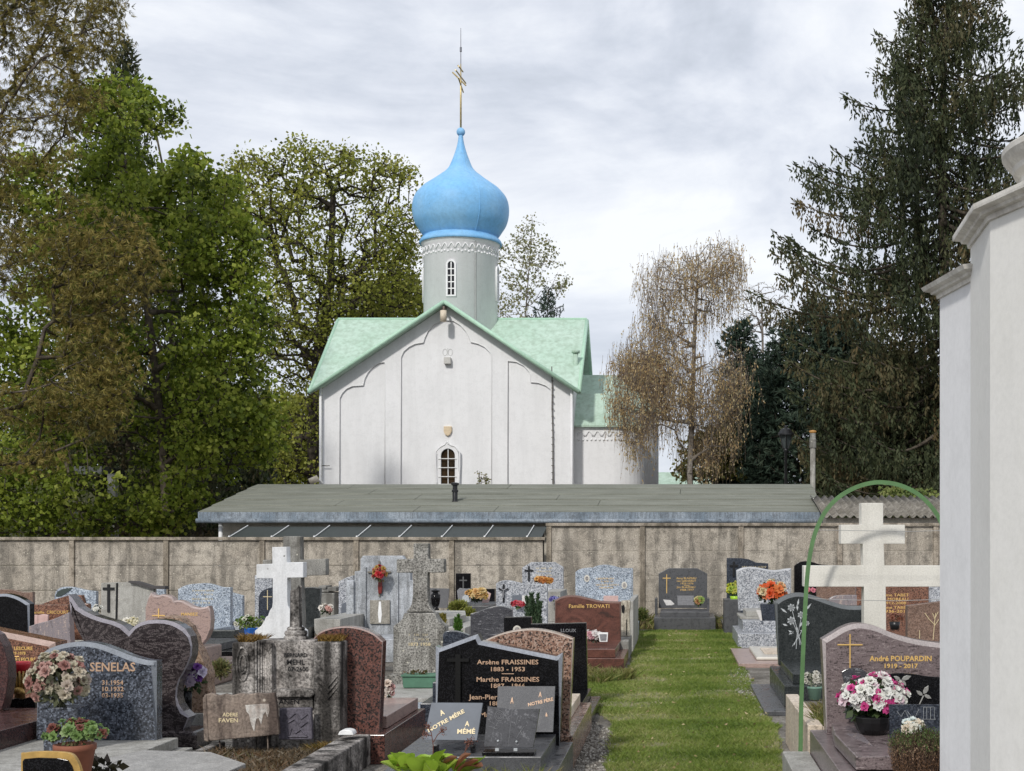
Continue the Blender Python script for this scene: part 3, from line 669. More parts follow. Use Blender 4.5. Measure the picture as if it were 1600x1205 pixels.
# apses on the east side
def apse(cx_, cy_, R, zev, zrg, label=None):
    def foot(r, ext): return [(XB - .3, cy_ - r), (cx_, cy_ - r)] + [(cx_ + r * math.sin(a), cy_ - r * math.cos(a)) for a in [math.pi * i / 20 for i in range(1, 20)]] + [(cx_, cy_ + r), (XB - .3, cy_ + r)]
    o = MB().plan(foot(R, 0), 0, zev).build('apse', M_white, ch)
    mf = MB()
    pts = foot(R + .02, 0)[1:-1]
    # corbel arches
    L = math.pi * R; n = int(L / .33)
    path = [(XB + .1 + i * .33, cy_ - R) for i in range(int((cx_ - XB) / .33))] + [(cx_ + R * math.sin(math.pi * i / n), cy_ - R * math.cos(math.pi * i / n)) for i in range(n + 1)]
    for p, q in zip(path, path[1:]):
        P3 = []
        for i in range(7):
            t = .06 + .88 * i / 6; x = p[0] + (q[0] - p[0]) * t; y = p[1] + (q[1] - p[1]) * t
            P3.append((x, y - .01, zev - .38 + .2 * math.sin(math.pi * i / 6)))
        mf.tube(P3, .03, 5)
        for t in (.25, .75): mf.ball((p[0] + (q[0] - p[0]) * t, p[1] + (q[1] - p[1]) * t - .01, zev - .52), .045, 6)
    mf.build('arcade_frieze', M_white, ch, smooth=True)
    rim_ = foot(R + .16, 0); n = len(rim_)
    v = [(x, y, zev - .02) for x, y in rim_] + [(x, y, zev + .05) for x, y in rim_] + [(XB - .3, cy_, zrg), (cx_ - .1, cy_, zrg)]
    A, B_ = 2 * n, 2 * n + 1
    fs = [(i, i + 1, i + 1 + n, i + n) for i in range(n - 1)] + [(n, n + 1, B_, A)] + [(i + n, i + 1 + n, B_) for i in range(1, n - 2)] + [(2 * n - 2, 2 * n - 1, A, B_), tuple(range(n - 1, -1, -1))]
    MB().add(v, fs).build('apse_roof', M_green, ch)
apse(-2.75, 57.3, 1.35, H + 183 * 56 / F, H + 235 * 57.3 / F)
apse(-2.6, 60.4, 1.75, H + 210 * 58.8 / F, H + 264 * 60.4 / F)
# little bare weeds growing on the shed ridge in front of the facade
# far green roof and low building
fb = thing('green_roofed_building', 'distant low building with pale green roof behind the birch', 'building', P(1080, 850, 68).xy.to_3d())
a, b_ = P(1028, 738, 68), P(1135, 738, 68)
MB().add([(a.x, 66, a.z - .9), (b_.x, 66, a.z - .9), (b_.x, 68, a.z), (a.x, 68, a.z), (a.x, 70, a.z - .9), (b_.x, 70, a.z - .9)], [(0, 1, 2, 3), (3, 2, 5, 4)]).build('roof', M_green, fb)
MB().box(a.x + .2, b_.x - .2, 66.3, 69.7, 0, a.z - .95).build('wall', M_plaster, fb)
ob = thing('outbuilding', 'dim mossy rendered outbuilding behind the trees at left', 'building', P(70, 850, 44).xy.to_3d())
a, b_ = P(20, 742, 44), P(150, 742, 44)
MB().box(a.x - 3, b_.x, 44, 49, 0, a.z).build('wall', weathered('mossy render', (.08, .085, .045), (.03, .035, .02), (.12, .12, .07), .8), ob)
MB().box(a.x - 3.3, b_.x + .3, 43.7, 49.3, a.z, a.z + .25).build('roof', plain('slate roof', (.07, .075, .075), .6), ob)
MB().box(P(108, 0, 44).x, P(125, 0, 44).x, 43.93, 43.99, 0, a.z - .9).build('door', plain('dark green door', (.03, .045, .03), .5), ob)
po = P(174, 850, 39); po.z = 0
MB().box(po.x - .12, po.x + .12, 39, 39.24, 0, H + 110 * 39 / F).build('concrete_post', weathered('pale post', (.42, .42, .42), (.2, .2, .2), (.5, .5, .5), .4), loc=po, bevel=.02)
tag(COL.objects['concrete_post'], 'pale square concrete post under the maple at left', 'post')
hb = thing('house', 'pale house mostly hidden behind the tall spruce on the right', 'house', P(1400, 850, 62).xy.to_3d())
a, b_ = P(1290, 690, 62), P(1560, 690, 62)
MB().box(a.x, b_.x, 62, 70, 0, a.z).build('wall', plain('pale render', (.4, .39, .36), .8), hb)
for px in (1340, 1400, 1440): MB().box(P(px, 0, 62).x, P(px + 22, 0, 62).x, 61.94, 61.99, H + 110 * 62 / F, H + 145 * 62 / F).build('window', G['darkglass'], hb)
MB().prism([(a.x - .5, a.z), (b_.x + .5, a.z), (b_.x - 1, a.z + 2.2), (a.x + 1, a.z + 2.2)], 61.5, 70.5).build('roof', plain('dark tiles', (.09, .06, .05), .8), hb)

# ------------------------------------------------------------------ near white mausoleum on the right
M_maus = weathered('white limewashed render', (.76, .75, .72), (.5, .49, .45), (.74, .73, .69), .10, 0, .85, 30, streakscale=2, bstr=.12, big=.6, ga=.03)
mz = thing('mausoleum', 'white rendered mausoleum with moulded cornice filling the right edge', 'mausoleum', (2.4, 6.3, 0))
A1, A2 = (1.415, 7.63), (1.49, 7.2)
B1, B2 = (1.472, 7.1), (1.439, 6.5)
C2 = (1.439 + .088 * 4, 6.5 - .28 * 4)
up = [B1, B2, C2, (3.6, 5.38), (3.6, 7.3)]
lowp = [A1, (A2[0], 7.101), (1.55, 7.09), (3.4, 7.05), (3.4, 7.95)]
zU, zL = H + 510 * 6.5 / F, H + 410 * 7.2 / F
MB().plan(up[::1], 0, zU).build('wall', M_maus, mz, bevel=.006)
MB().plan(lowp, 0, zL).build('side_wall', M_white, mz, bevel=.006)
def offset(poly, d):
    n = len(poly); out = []
    for i in range(n):
        p0, p1, p2 = [Vector(poly[j % n]) for j in (i - 1, i, i + 1)]
        e1 = (p1 - p0).normalized(); e2 = (p2 - p1).normalized(); n1 = Vector((e1.y, -e1.x)); n2 = Vector((e2.y, -e2.x))
        b = (n1 + n2).normalized(); out.append(p1 + b * d / max(.35, b.dot(n1)))
    return out
def cornice(poly, z, mat, parent, steps, name='cornice'):
    n = len(poly); mb = MB(); rings = []
    area = sum(poly[i][0] * poly[(i + 1) % n][1] - poly[(i + 1) % n][0] * poly[i][1] for i in range(n))
    sg = 1 if area > 0 else -1
    for off, dz_ in steps:
        r = offset(poly, off * sg) if off else [Vector(p) for p in poly]
        rings.append([(p.x, p.y, z + dz_) for p in r])
    v = [q for r in rings for q in r]; m = len(rings)
    f = [(i * n + j, i * n + (j + 1) % n, (i + 1) * n + (j + 1) % n, (i + 1) * n + j) for i in range(m - 1) for j in range(n)]
    f.append(tuple((m - 1) * n + j for j in range(n))); f.append(tuple(range(n - 1, -1, -1)))
    return mb.add(v, f).build(name, mat, parent)
M_corn = weathered('cornice render', (.70, .68, .63), (.22, .19, .15), (.75, .73, .68), .28, 0, .9, 40, streakscale=6, bstr=.3, big=2, ga=.12)
cornice(up, zU, M_corn, mz, [(-.03, -.02), (.012, -.016), (.016, .008), (.04, .012), (.045, .025), (.078, .034), (.08, .045), (.08, .06), (.0, .07)])
cornice(lowp, zL, M_corn, mz, [(-.03, -.018), (.012, -.014), (.015, .008), (.036, .012), (.04, .024), (.068, .034), (.08, .055), (.0, .075)])
dc = P(1758, 850, 6.2)
zz = lambda y: H + (HY - y - 26) * 6.2 / F
r = lambda px: px * 6.2 / F
MB().lathe((dc.x, 6.2, 0), [(r(150), zU), (r(150), zz(262)), (r(158), zz(258)), (r(160), zz(248)), (r(170), zz(240)), (r(172), zz(232)), (r(182), zz(222)), (r(188), zz(214)), (r(189), zz(205)), (r(180), zz(201)), (r(120), zz(199)), (.01, zz(196))], 64).build('drum', M_corn, mz, smooth=False, bevel=.004)

# ------------------------------------------------------------------ trees
def tubes_from_edges(p0, p1, r0, r1, n=5):
    d = p1 - p0; L = np.linalg.norm(d, axis=1, keepdims=True) + 1e-9; d = d / L
    ref = np.where(np.abs(d[:, 2:3]) > .9, np.array([[1., 0, 0]]), np.array([[0, 0, 1.]]))
    u = np.cross(d, ref); u /= np.linalg.norm(u, axis=1, keepdims=True); w = np.cross(d, u)
    a = np.arange(n) * 2 * np.pi / n; c, s = np.cos(a), np.sin(a)
    ring = u[:, None] * c[None, :, None] + w[:, None] * s[None, :, None]
    p0 = p0 - d * r0[:, None] * .3
    v = np.concatenate([p0[:, None] + ring * r0[:, None, None], p1[:, None] + ring * r1[:, None, None]], 1)
    m = len(p0); b = (np.arange(m) * 2 * n)[:, None]; j = np.arange(n)[None]
    f = np.stack([b + j, b + (j + 1) % n, b + n + (j + 1) % n, b + n + j], -1).reshape(-1, 4)
    return v.reshape(-1, 3), f
def leaf_quads(c, u, w, fold=0):
    """rhombus leaves: c base, u length vector, w half width vector"""
    v = np.stack([c, c + u * .45 + w, c + u, c + u * .45 - w], 1)
    return v.reshape(-1, 3), np.arange(len(c) * 4).reshape(-1, 4)
def rdir(r, n):
    a = r.normal(size=(n, 3)); return a / np.linalg.norm(a, axis=1, keepdims=True)
def perp(r, d):
    a = np.cross(d, rdir(r, len(d))); return a / (np.linalg.norm(a, axis=1, keepdims=True) + 1e-9)
def grow(trunk, tg, step=.5, jit=.12, up=.15, seed=0):
    """connect target points one by one to the nearest limb: returns nodes, parents"""
    r = np.random.default_rng(seed); cap = len(tg) * 14 + 200
    nod = np.zeros((cap, 3)); par = np.full(cap, -1); k = 0; dist_ = np.zeros(cap)
    for i, p in enumerate(trunk):
        nod[k] = p; par[k] = i - 1; dist_[k] = 0 if i == 0 else dist_[i - 1] + np.linalg.norm(np.array(trunk[i]) - np.array(trunk[i - 1])); k += 1
    tr = np.array(trunk); base = tr[len(tr) // 3]
    o = np.argsort(np.min(np.linalg.norm(tg[:, None] - tr[None], axis=2), axis=1) + r.uniform(0, .4, len(tg)))
    tips = []
    for t in tg[o]:
        dd = np.linalg.norm(nod[:k] - t, axis=1)
        cost = dd + .22 * dist_[:k] + np.where(nod[:k, 2] > t[2] + .3, 1.2 * (nod[:k, 2] - t[2]), 0)
        j = int(np.argmin(cost)); L = dd[j]; n = max(1, min(12, int(L / step)))
        a = nod[j].copy(); last = j
        for q in range(1, n + 1):
            s = q / n; p = a + (t - a) * s
            if q < n: p = p + r.normal(0, jit * min(L, 2) * .5, 3) + np.array([0, 0, up * L * math.sin(math.pi * s) * .5])
            if k >= cap: break
            nod[k] = p; par[k] = last; dist_[k] = dist_[last] + L / n; last = k; k += 1
        tips.append(last)
    return nod[:k], par[:k], np.array(tips)
def wood(nod, par, r_tip, power=.42, rmax=1):
    cnt = np.zeros(len(nod)); has = np.zeros(len(nod), bool); has[par[par >= 0]] = True; cnt[~has] = 1
    for i in range(len(nod) - 1, 0, -1): cnt[par[i]] += cnt[i]
    rad = np.minimum(r_tip * np.maximum(cnt, 1) ** power, rmax)
    i = np.arange(1, len(nod)); i = i[par[i] >= 0]
    return tubes_from_edges(nod[par[i]], nod[i], rad[par[i]], rad[i]), rad
def envelope(poly, d, n, seed, thick=.75, gap=.0, gscale=.9, shell=.35):
    r = np.random.default_rng(seed); pw = np.array([tuple(P(x, y, d).xz) for x, y in poly])
    x = r.uniform(pw[:, 0].min(), pw[:, 0].max(), n * 12); z = r.uniform(pw[:, 1].min(), pw[:, 1].max(), n * 12)
    k = inpoly(x, z, pw); x, z = x[k], z[k]
    # half depth from the width of the outline at that height
    zs = np.linspace(pw[:, 1].min(), pw[:, 1].max(), 40); W = []
    for q in zs:
        gx = np.linspace(pw[:, 0].min(), pw[:, 0].max(), 80); ins = gx[inpoly(gx, np.full(80, q), pw)]
        W.append((ins.min(), ins.max()) if len(ins) else (0, .1))
    W = np.array(W); lo = np.interp(z, zs, W[:, 0]); hi = np.interp(z, zs, W[:, 1]); c, h = (lo + hi) / 2, (hi - lo) / 2 + .01
    u = np.clip((x - c) / h, -1, 1); hd = np.minimum(h, (pw[:, 0].max() - pw[:, 0].min()) * .5) * thick
    s = r.uniform(-1, 1, len(x)); s = np.sign(s) * np.abs(s) ** (1 - shell)
    y = d + s * hd * np.sqrt(1 - u * u)
    g = blotch(x + y * .7, z + y * .4, gscale, seed + 9)
    k = g > gap; x, y, z = x[k][:n], y[k][:n], z[k][:n]
    return np.c_[x, y, z]
def sprays(r, tips, per, rad, size, wid, droop=0., squash=.75, outward=None):
    n = len(tips) * per; c = np.repeat(tips, per, 0) + rdir(r, n) * (r.random((n, 1)) ** .6) * rad * np.array([1, 1, squash])
    u = rdir(r, n); u[:, 2] -= droop; u /= np.linalg.norm(u, axis=1, keepdims=True)
    w = perp(r, u); s = size * r.uniform(.45, 1.45, (n, 1))
    return c, u * s, w * s * wid
def finish_tree(name, label, d, basept, woodvf, leaves, barkmat, leafm, tint, cat='tree', group=None, crown='crown'):
    t = thing(name, label, cat, basept, group)
    if woodvf is not None: link('trunk', npmesh('trunk', woodvf[0], woodvf[1]), t, barkmat)
    if leaves is not None:
        v, f = leaf_quads(*leaves); link(crown, npmesh(crown, v, f, np.repeat(tint, 4)), t, leafm)
    return t
M_bark = weathered('grey brown bark', (.075, .06, .045), (.025, .02, .015), (.13, .11, .085), .5, .1, .95, 12, (.12, .14, .08))
M_barkdark = weathered('dark bark', (.04, .032, .025), (.015, .012, .01), (.07, .06, .045), .5, 0, .95, 12)
M_barkpale = weathered('pale grey bark', (.2, .17, .15), (.09, .075, .06), (.28, .25, .22), .5, 0, .95, 12)
M_barkbirch = weathered('pale birch bark', (.22, .19, .16), (.05, .04, .03), (.38, .35, .31), .6, 0, .9, 12)

def broadleaf(name, label, poly, d, trunk, ntip, per, rad, size, wid, leafm, bark, seed, thick=.75, gap=0, rtip=.012, droop=0, squash=.75, up=.15, gscale=.9, rmax=.4, group=None, power=.42, tvar=.18, shell=.35):
    r = np.random.default_rng(seed)
    tg = envelope(poly, d, ntip, seed, thick, gap, gscale, shell)
    tr = [tuple(P(x, y, d)) for x, y in trunk]; b = np.array(tr[0]); tr = [(b[0], b[1], 0.)] + tr
    # subdivide trunk
    tt = []
    for a, c in zip(tr, tr[1:]):
        for q in range(6): tt.append(np.array(a) + (np.array(c) - np.array(a)) * q / 6)
    tt.append(np.array(tr[-1]))
    nod, par, tips = grow(tt, tg, seed=seed, up=up)
    wv, rd = wood(nod, par, rtip, power, rmax)
    lv = sprays(r, nod[tips], per, rad, size, wid, droop, squash)
    base = np.repeat(np.clip(r.normal(.5, tvar, len(tips)), 0, 1), per); tint = np.clip(base + r.normal(0, .13, len(base)), 0, 1)
    return finish_tree(name, label, d, (b[0], b[1], 0), wv, lv, bark, leafm, tint, group=group)

M_maple = leafmat('maple leaves', [(.045, .065, .01), (.11, .155, .018), (.19, .25, .03), (.29, .35, .048), (.42, .46, .09)], .45)
M_oak = leafmat('oak leaves', [(.09, .105, .02), (.17, .19, .03), (.24, .26, .042), (.32, .33, .06), (.38, .34, .08)], .4)
M_brown = leafmat('khaki brown needles', [(.05, .055, .018), (.12, .11, .03), (.22, .18, .045), (.34, .27, .075), (.17, .20, .045)], .3)
M_spruce = leafmat('spruce needles', [(.022, .03, .015), (.042, .055, .023), (.068, .078, .034), (.095, .078, .036), (.14, .105, .048)], .2, .7)
M_pine = leafmat('dark pine needles', [(.02, .036, .025), (.032, .055, .037), (.05, .078, .052), (.075, .10, .066)], .2, .7)
M_birch = leafmat('golden birch leaves', [(.32, .22, .11), (.52, .37, .18), (.66, .50, .26), (.56, .50, .30), (.74, .64, .42)], .5)
M_thin = leafmat('sparse pale leaves', [(.16, .18, .08), (.26, .27, .13), (.32, .28, .16)], .4)
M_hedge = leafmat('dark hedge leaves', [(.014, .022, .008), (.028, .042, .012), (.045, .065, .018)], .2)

broadleaf('maple_tree', 'large bright green maple filling the left side above the wall', [(70, 170), (120, 130), (150, 125), (172, 118), (200, 160), (222, 160), (245, 178), (278, 165), (283, 190), (262, 215), (258, 250), (290, 240), (318, 235), (330, 268), (366, 265), (388, 320), (408, 380), (400, 430), (425, 500), (415, 560), (440, 620), (432, 690), (395, 730), (345, 790), (250, 838), (60, 838), (-60, 830), (-80, 600), (-20, 330), (30, 240)], 38,
          [(262, 850), (255, 700), (235, 520), (205, 330), (185, 190)], 1800, 36, .46, .125, .42, M_maple, M_bark, 21, thick=.5, gap=-.22, rtip=.010, droop=.35, gscale=1.1, rmax=.30, tvar=.26)
broadleaf('maple_tree', 'young upright maple with pale shoots poking above the larger maple', [(205, 120), (232, 150), (268, 160), (283, 185), (250, 215), (300, 232), (322, 260), (340, 300), (320, 400), (240, 420), (200, 300)], 41,
          [(275, 850), (270, 600), (262, 300), (240, 190)], 170, 22, .5, .17, .42, M_maple, M_bark, 23, thick=.6, gap=-.3, rtip=.012, droop=.3, rmax=.22)
broadleaf('oak_tree', 'broad oak with ochre green spring leaves behind the church', [(452, 208), (466, 206), (485, 240), (525, 236), (560, 246), (600, 240), (622, 252), (652, 272), (648, 320), (662, 350), (648, 372), (655, 430), (662, 480), (640, 540), (560, 640), (520, 765), (400, 775), (372, 720), (392, 600), (370, 450), (345, 350), (350, 260), (372, 256), (395, 250), (425, 252), (445, 240)], 68,
          [(492, 850), (490, 680), (497, 560), (516, 440), (520, 300), (505, 250)], 2100, 17, .75, .155, .42, M_oak, M_barkdark, 31, thick=.8, gap=-.22, rtip=.022, up=.25, gscale=.75, rmax=.62, power=.43)
# brown feathery larch-like tree at far left, nearest of the row: needle tufts in fans
def tufted(name, label, poly, d, trunk, ntip, leafm, bark, seed, per=5, fan=9, rad=.45, size=.2, wid=.05, thick=.7, gap=0, rtip=.012, droop=.6, gscale=.9, rmax=.3, up=.3, group=None, shell=.35, spread=.55, squash=.6):
    r = np.random.default_rng(seed); tg = envelope(poly, d, ntip, seed, thick, gap, gscale, shell)
    tr = [tuple(P(x, y, d)) for x, y in trunk]; b = np.array(tr[0]); tr = [(b[0], b[1], 0.)] + tr; tt = []
    for a, c in zip(tr, tr[1:]):
        for q in range(6): tt.append(np.array(a) + (np.array(c) - np.array(a)) * q / 6)
    tt.append(np.array(tr[-1])); nod, par, tips = grow(tt, tg, seed=seed, up=up); wv, rd = wood(nod, par, rtip, .42, rmax)
    n = len(tips) * per; c = np.repeat(nod[tips], per, 0) + rdir(r, n) * (r.random((n, 1)) ** .6) * rad * np.array([1, 1, squash])
    ax = rdir(r, n); ax[:, 2] -= droop; ax /= np.linalg.norm(ax, axis=1, keepdims=True)
    c = np.repeat(c, fan, 0); ax = np.repeat(ax, fan, 0) + rdir(r, n * fan) * spread; ax /= np.linalg.norm(ax, axis=1, keepdims=True)
    s = size * r.uniform(.6, 1.25, (n * fan, 1)); w = perp(r, ax) * s * wid
    base = np.repeat(np.clip(r.normal(.5, .2, len(tips)), 0, 1), per * fan); tint = np.clip(base + r.normal(0, .1, len(base)), 0, 1)
    return finish_tree(name, label, d, (b[0], b[1], 0), wv, (c, ax * s, w), bark, leafm, tint, group=group, crown='needles' if 0 else 'crown')
tufted('cypress_tree', 'feathery khaki brown conifer arching in from the left edge', [(-70, -80), (110, -60), (150, -20), (190, -5), (180, 60), (172, 110), (150, 150), (190, 190), (205, 240), (250, 290), (215, 350), (240, 380), (265, 430), (200, 480), (170, 540), (215, 560), (200, 640), (150, 690), (60, 730), (-70, 740)], 33,
       [(-70, 850), (-65, 500), (-70, 200), (-60, -60)], 1350, M_brown, M_bark, 41, per=11, fan=10, rad=.5, size=.16, wid=.045, thick=.38, gap=-.34, rtip=.008, up=.35, gscale=.8, rmax=.3)

def spruce(name, label, x, ytop, d, prof, seed, leafm, nb=230, hang=.55, zmin=1.5, rtr=.28, dens=1.0, fine=1.0, twin=None):
    """spire with whorled limbs, upturned tips and curtains of hanging twigs; prof: (y px, half width px)"""
    r = np.random.default_rng(seed); base = P(x, 850, d); base.z = 0; X0 = base.x; zt = P(x, ytop, d).z
    pz = np.array([H + (HY - y) * d / F for y, w in prof])[::-1]; pw_ = np.array([w * d / F for y, w in prof])[::-1]
    e0, e1, er0, er1 = [], [], [], []
    hs = np.linspace(0, zt, 24)
    lean = lambda z: X0 + .12 * math.sin(z * .35)
    for a, b_ in zip(hs, hs[1:]):
        e0.append((lean(a), d, a)); e1.append((lean(b_), d, b_)); er0.append(rtr * (1 - a / zt) + .015); er1.append(rtr * (1 - b_ / zt) + .015)
    if twin:
        z0 = H + (HY - twin[1]) * d / F
        for a, b_ in zip(hs, hs[1:]):
            if b_ > z0: e0.append((lean(a) + twin[0] * min(1, (a - z0) / 3 + .35), d + .3, a)); e1.append((lean(b_) + twin[0] * min(1, (b_ - z0) / 3 + .35), d + .3, b_)); er0.append(rtr * .6 * (1 - a / zt) + .015); er1.append(rtr * .6 * (1 - b_ / zt) + .015)
    C, U, W, T = [], [], [], []
    zs = zmin + (zt - zmin) * (np.arange(nb) + r.random(nb)) / nb
    for i, z in enumerate(zs):
        az = i * 2.4 + r.normal(0, .4); Rm = np.interp(z, pz, pw_); L = Rm * (r.uniform(.72, 1.08) if i % 3 else r.uniform(.45, .8))
        if L < .15: L = .15
        u = np.array([math.cos(az), math.sin(az), 0]); n = max(3, int(L / .35)); sag = r.uniform(.12, .30) * (1.1 - .5 * z / zt); rise = r.uniform(.14, .34)
        def pt(s): return np.array([lean(z), d, z]) + u * L * s + np.array([0, 0, L * (-sag * math.sin(math.pi * s * .8) + rise * max(0, s - .45) ** 1.5 + .06 * s)])
        pts = [pt(q / n) for q in range(n + 1)]
        for q in range(n):
            e0.append(pts[q]); e1.append(pts[q + 1]); er0.append(.012 + .011 * L * (1 - q / n)); er1.append(.012 + .011 * L * (1 - (q + 1) / n))
        side = np.array([-u[1], u[0], 0]); m = int(L / .10 * dens * fine) + 4; tb = np.clip(r.normal(.45, .2), 0, 1)
        for s in np.clip(r.beta(1.6, 1.15, m), .08, 1):
            p = pt(s); sw = r.normal(0, .14 * L * (1.08 - s) + .10); p = p + side * sw + np.array([0, 0, -abs(sw) * .2])
            hl = hang * r.uniform(.35, 1.15) * (1.0 if s < .9 else .4); k = max(3, int(hl / .06 * fine))
            # spur pointing out and up at the tips, then hanging twig
            tt = r.random(k); c = p + np.outer(tt, np.array([0, 0, -hl])) + r.normal(0, .035, (k, 3)) + u * .05
            dirs = rdir(r, k) * .55 + np.array([0, 0, -.85]); C.append(c); U.append(dirs * .17 * r.uniform(.6, 1.3, (k, 1))); T.append(np.full(k, np.clip(tb + r.normal(0, .12), 0, 1)))
            k2 = 3; c = np.repeat(p[None], k2, 0) + r.normal(0, .05, (k2, 3)); dirs = rdir(r, k2) * .5 + u * .6 + np.array([0, 0, .42]); C.append(c); U.append(dirs * .19); T.append(np.full(k2, np.clip(tb - .1 + r.normal(0, .1), 0, 1)))
    C, U, T = np.concatenate(C), np.concatenate(U), np.concatenate(T); W = perp(r, U) * .034
    wv = tubes_from_edges(np.array(e0), np.array(e1), np.array(er0), np.array(er1), 6)
    return finish_tree(name, label, d, tuple(base), wv, (C, U, W), M_barkdark if 'dark' in name else M_bark, leafm, T)
spruce('spruce_tree', 'tall dark spruce with drooping limbs on the right', 1478, -120, 45, [(-120, 5), (-60, 60), (0, 88), (40, 105), (120, 165), (200, 215), (270, 262), (400, 292), (470, 292), (560, 260), (700, 250), (830, 240)], 51, M_spruce, nb=205, hang=.75, rtr=.30, dens=1.6, twin=(-.75, 480))
spruce('spruce_tree', 'narrow dark spruce rising behind the green maple', 193, 55, 46, [(55, 3), (100, 28), (200, 62), (400, 110), (600, 140), (800, 150)], 52, M_spruce, nb=210, hang=.5, rtr=.22)
spruce('spruce_tree', 'dark spruce standing behind the green maple, right of the narrower one', 305, 330, 44, [(330, 3), (420, 40), (600, 110), (800, 130)], 58, M_spruce, nb=110, hang=.5, rtr=.2)
spruce('fir_tree', 'small dark fir tip showing above the church roof', 858, 448, 84, [(448, 3), (500, 36), (620, 80), (800, 90)], 53, M_pine, nb=120, hang=.6, rtr=.2)
def pinepoly(label, poly, d, trunk, n, seed, mat=M_pine, **kw):
    return tufted('pine_tree', label, poly, d, trunk, n, mat, M_barkdark, seed, per=7, fan=8, rad=.65, size=.3, wid=.09, thick=.6, gap=-2, rtip=.014, droop=-.2, rmax=.25, **kw)
pinepoly('dense dark blue green pine beside the flue pipe', [(1212, 520), (1226, 500), (1250, 515), (1268, 475), (1290, 500), (1322, 480), (1345, 520), (1400, 560), (1420, 780), (1180, 790), (1165, 700), (1195, 600)], 57, [(1290, 850), (1290, 650), (1285, 520)], 1300, 61)
pinepoly('slim dark yew standing between the birch and the pine', [(1140, 530), (1155, 498), (1166, 515), (1172, 560), (1205, 570), (1215, 640), (1220, 790), (1110, 790), (1118, 700), (1130, 640)], 60, [(1165, 850), (1162, 650), (1155, 530)], 800, 62)
pinepoly('dark low conifer mass under the tall spruce', [(1290, 600), (1350, 560), (1420, 560), (1500, 600), (1560, 780), (1270, 790)], 50, [(1400, 850), (1400, 700), (1400, 600)], 1100, 63, mat=M_spruce)
tufted('cedar_tree', 'pointed brown green cedar top beneath the spruce limbs', [(1262, 470), (1278, 462), (1300, 500), (1340, 540), (1360, 600), (1240, 600), (1250, 520)], 64, [(1285, 850), (1282, 600), (1275, 475)], 150, M_spruce, M_barkdark, 64, per=7, fan=8, rad=.6, size=.32, wid=.09, thick=.6, gap=-.6, rtip=.014, droop=-.2, rmax=.2)
# weeping birch: hanging strings of small golden leaves
def birch(poly, d, trunk, n, seed):
    r = np.random.default_rng(seed); tg = envelope(poly, d, n, seed, .7, -.55, .8)
    tr = [tuple(P(x, y, d)) for x, y in trunk]; b = np.array(tr[0]); tr = [(b[0], b[1], 0.)] + tr; tt = []
    for a, c in zip(tr, tr[1:]):
        for q in range(6): tt.append(np.array(a) + (np.array(c) - np.array(a)) * q / 6)
    tt.append(np.array(tr[-1])); nod, par, tips = grow(tt, tg, seed=seed, up=.45); (wv, wf), rd = wood(nod, par, .008, .44, .2)
    tp = nod[tips]; k = 6; S0 = np.repeat(tp, k, 0) + r.normal(0, .22, (len(tp) * k, 3)); L = r.uniform(.25, 1.0, len(S0)) * np.clip(1.35 - .07 * np.abs(S0[:, 2] - 6), .5, 1.3)
    S1 = S0 + np.c_[r.normal(0, .10, (len(S0), 2)), -L]
    v2, f2 = tubes_from_edges(S0, S1, np.full(len(S0), .0055), np.full(len(S0), .003), 3)
    per = 9; n2 = len(S0) * per; t = r.random((n2, 1)); c = np.repeat(S0, per, 0) * (1 - t) + np.repeat(S1, per, 0) * t + r.normal(0, .035, (n2, 3))
    keep = r.random(n2) < np.where(c[:, 2] > 8.6, .42, .52) * np.where(np.repeat(blotch(S0[:, 0], S0[:, 2], 1.1, 5), per) > .5, .5, 1)
    c = c[keep]; n2 = len(c)
    u = rdir(r, n2) * .55 + np.array([0, 0, -.8]); u *= .088 * r.uniform(.6, 1.4, (n2, 1)); w = perp(r, u) * .024
    tint = np.clip(.42 - .06 * (c[:, 2] - 7) + r.normal(0, .22, n2), 0, 1) * 0 + np.clip(r.normal(.45, .25, n2), 0, 1)
    t = finish_tree('birch_tree', 'weeping birch with golden brown leaves beside the church apse', d, (b[0], b[1], 0), (np.r_[wv, v2[:0]], wf), (c, u, w), M_barkbirch, M_birch, tint)
    link('twigs', npmesh('twigs', v2, f2), t, plain('birch twigs', (.22, .17, .13), .8))
    return t
birch([(1100, 376), (1140, 380), (1160, 400), (1158, 440), (1140, 480), (1165, 540), (1168, 600), (1150, 640), (1146, 700), (1100, 712), (1060, 700), (1030, 720), (990, 700), (960, 640), (950, 570), (985, 525), (1010, 470), (990, 425), (1000, 400), (1035, 392), (1070, 400)], 51,
      [(1080, 850), (1078, 740), (1082, 620), (1086, 500), (1092, 400)], 900, 71)
# bare and sparse trees
def sparse(name, label, poly, d, trunk, n, seed, per, leafm, rtip=.009, size=.14, gap=-.2, power=.36):
    return broadleaf(name, label, poly, d, trunk, n, per, .45, size, .4, leafm, M_barkpale, seed, thick=.7, gap=gap, rtip=rtip, up=.5, rmax=.22, power=power)
sparse('bare_tree', 'leafless tree between the birch and the dark pines', [(1150, 455), (1190, 440), (1235, 460), (1250, 520), (1235, 600), (1190, 640), (1150, 560)], 86, [(1196, 850), (1194, 640), (1190, 460)], 800, 81, 1, M_thin, .012, .08, -.6)
sparse('poplar_tree', 'thin pale leaved tree behind the right side of the dome', [(832, 336), (850, 350), (872, 400), (892, 438), (880, 455), (862, 470), (860, 510), (770, 510), (776, 420), (782, 385), (812, 360)], 88, [(815, 850), (812, 640), (822, 480), (832, 345)], 420, 82, 6, M_thin, .0075, .16, -.3)
sparse('bare_tree', 'thin leafless tree beside the left side of the drum', [(610, 380), (660, 370), (665, 480), (640, 520), (600, 500)], 84, [(640, 850), (640, 620), (640, 400)], 110, 84, 1, M_thin, .012, .08)
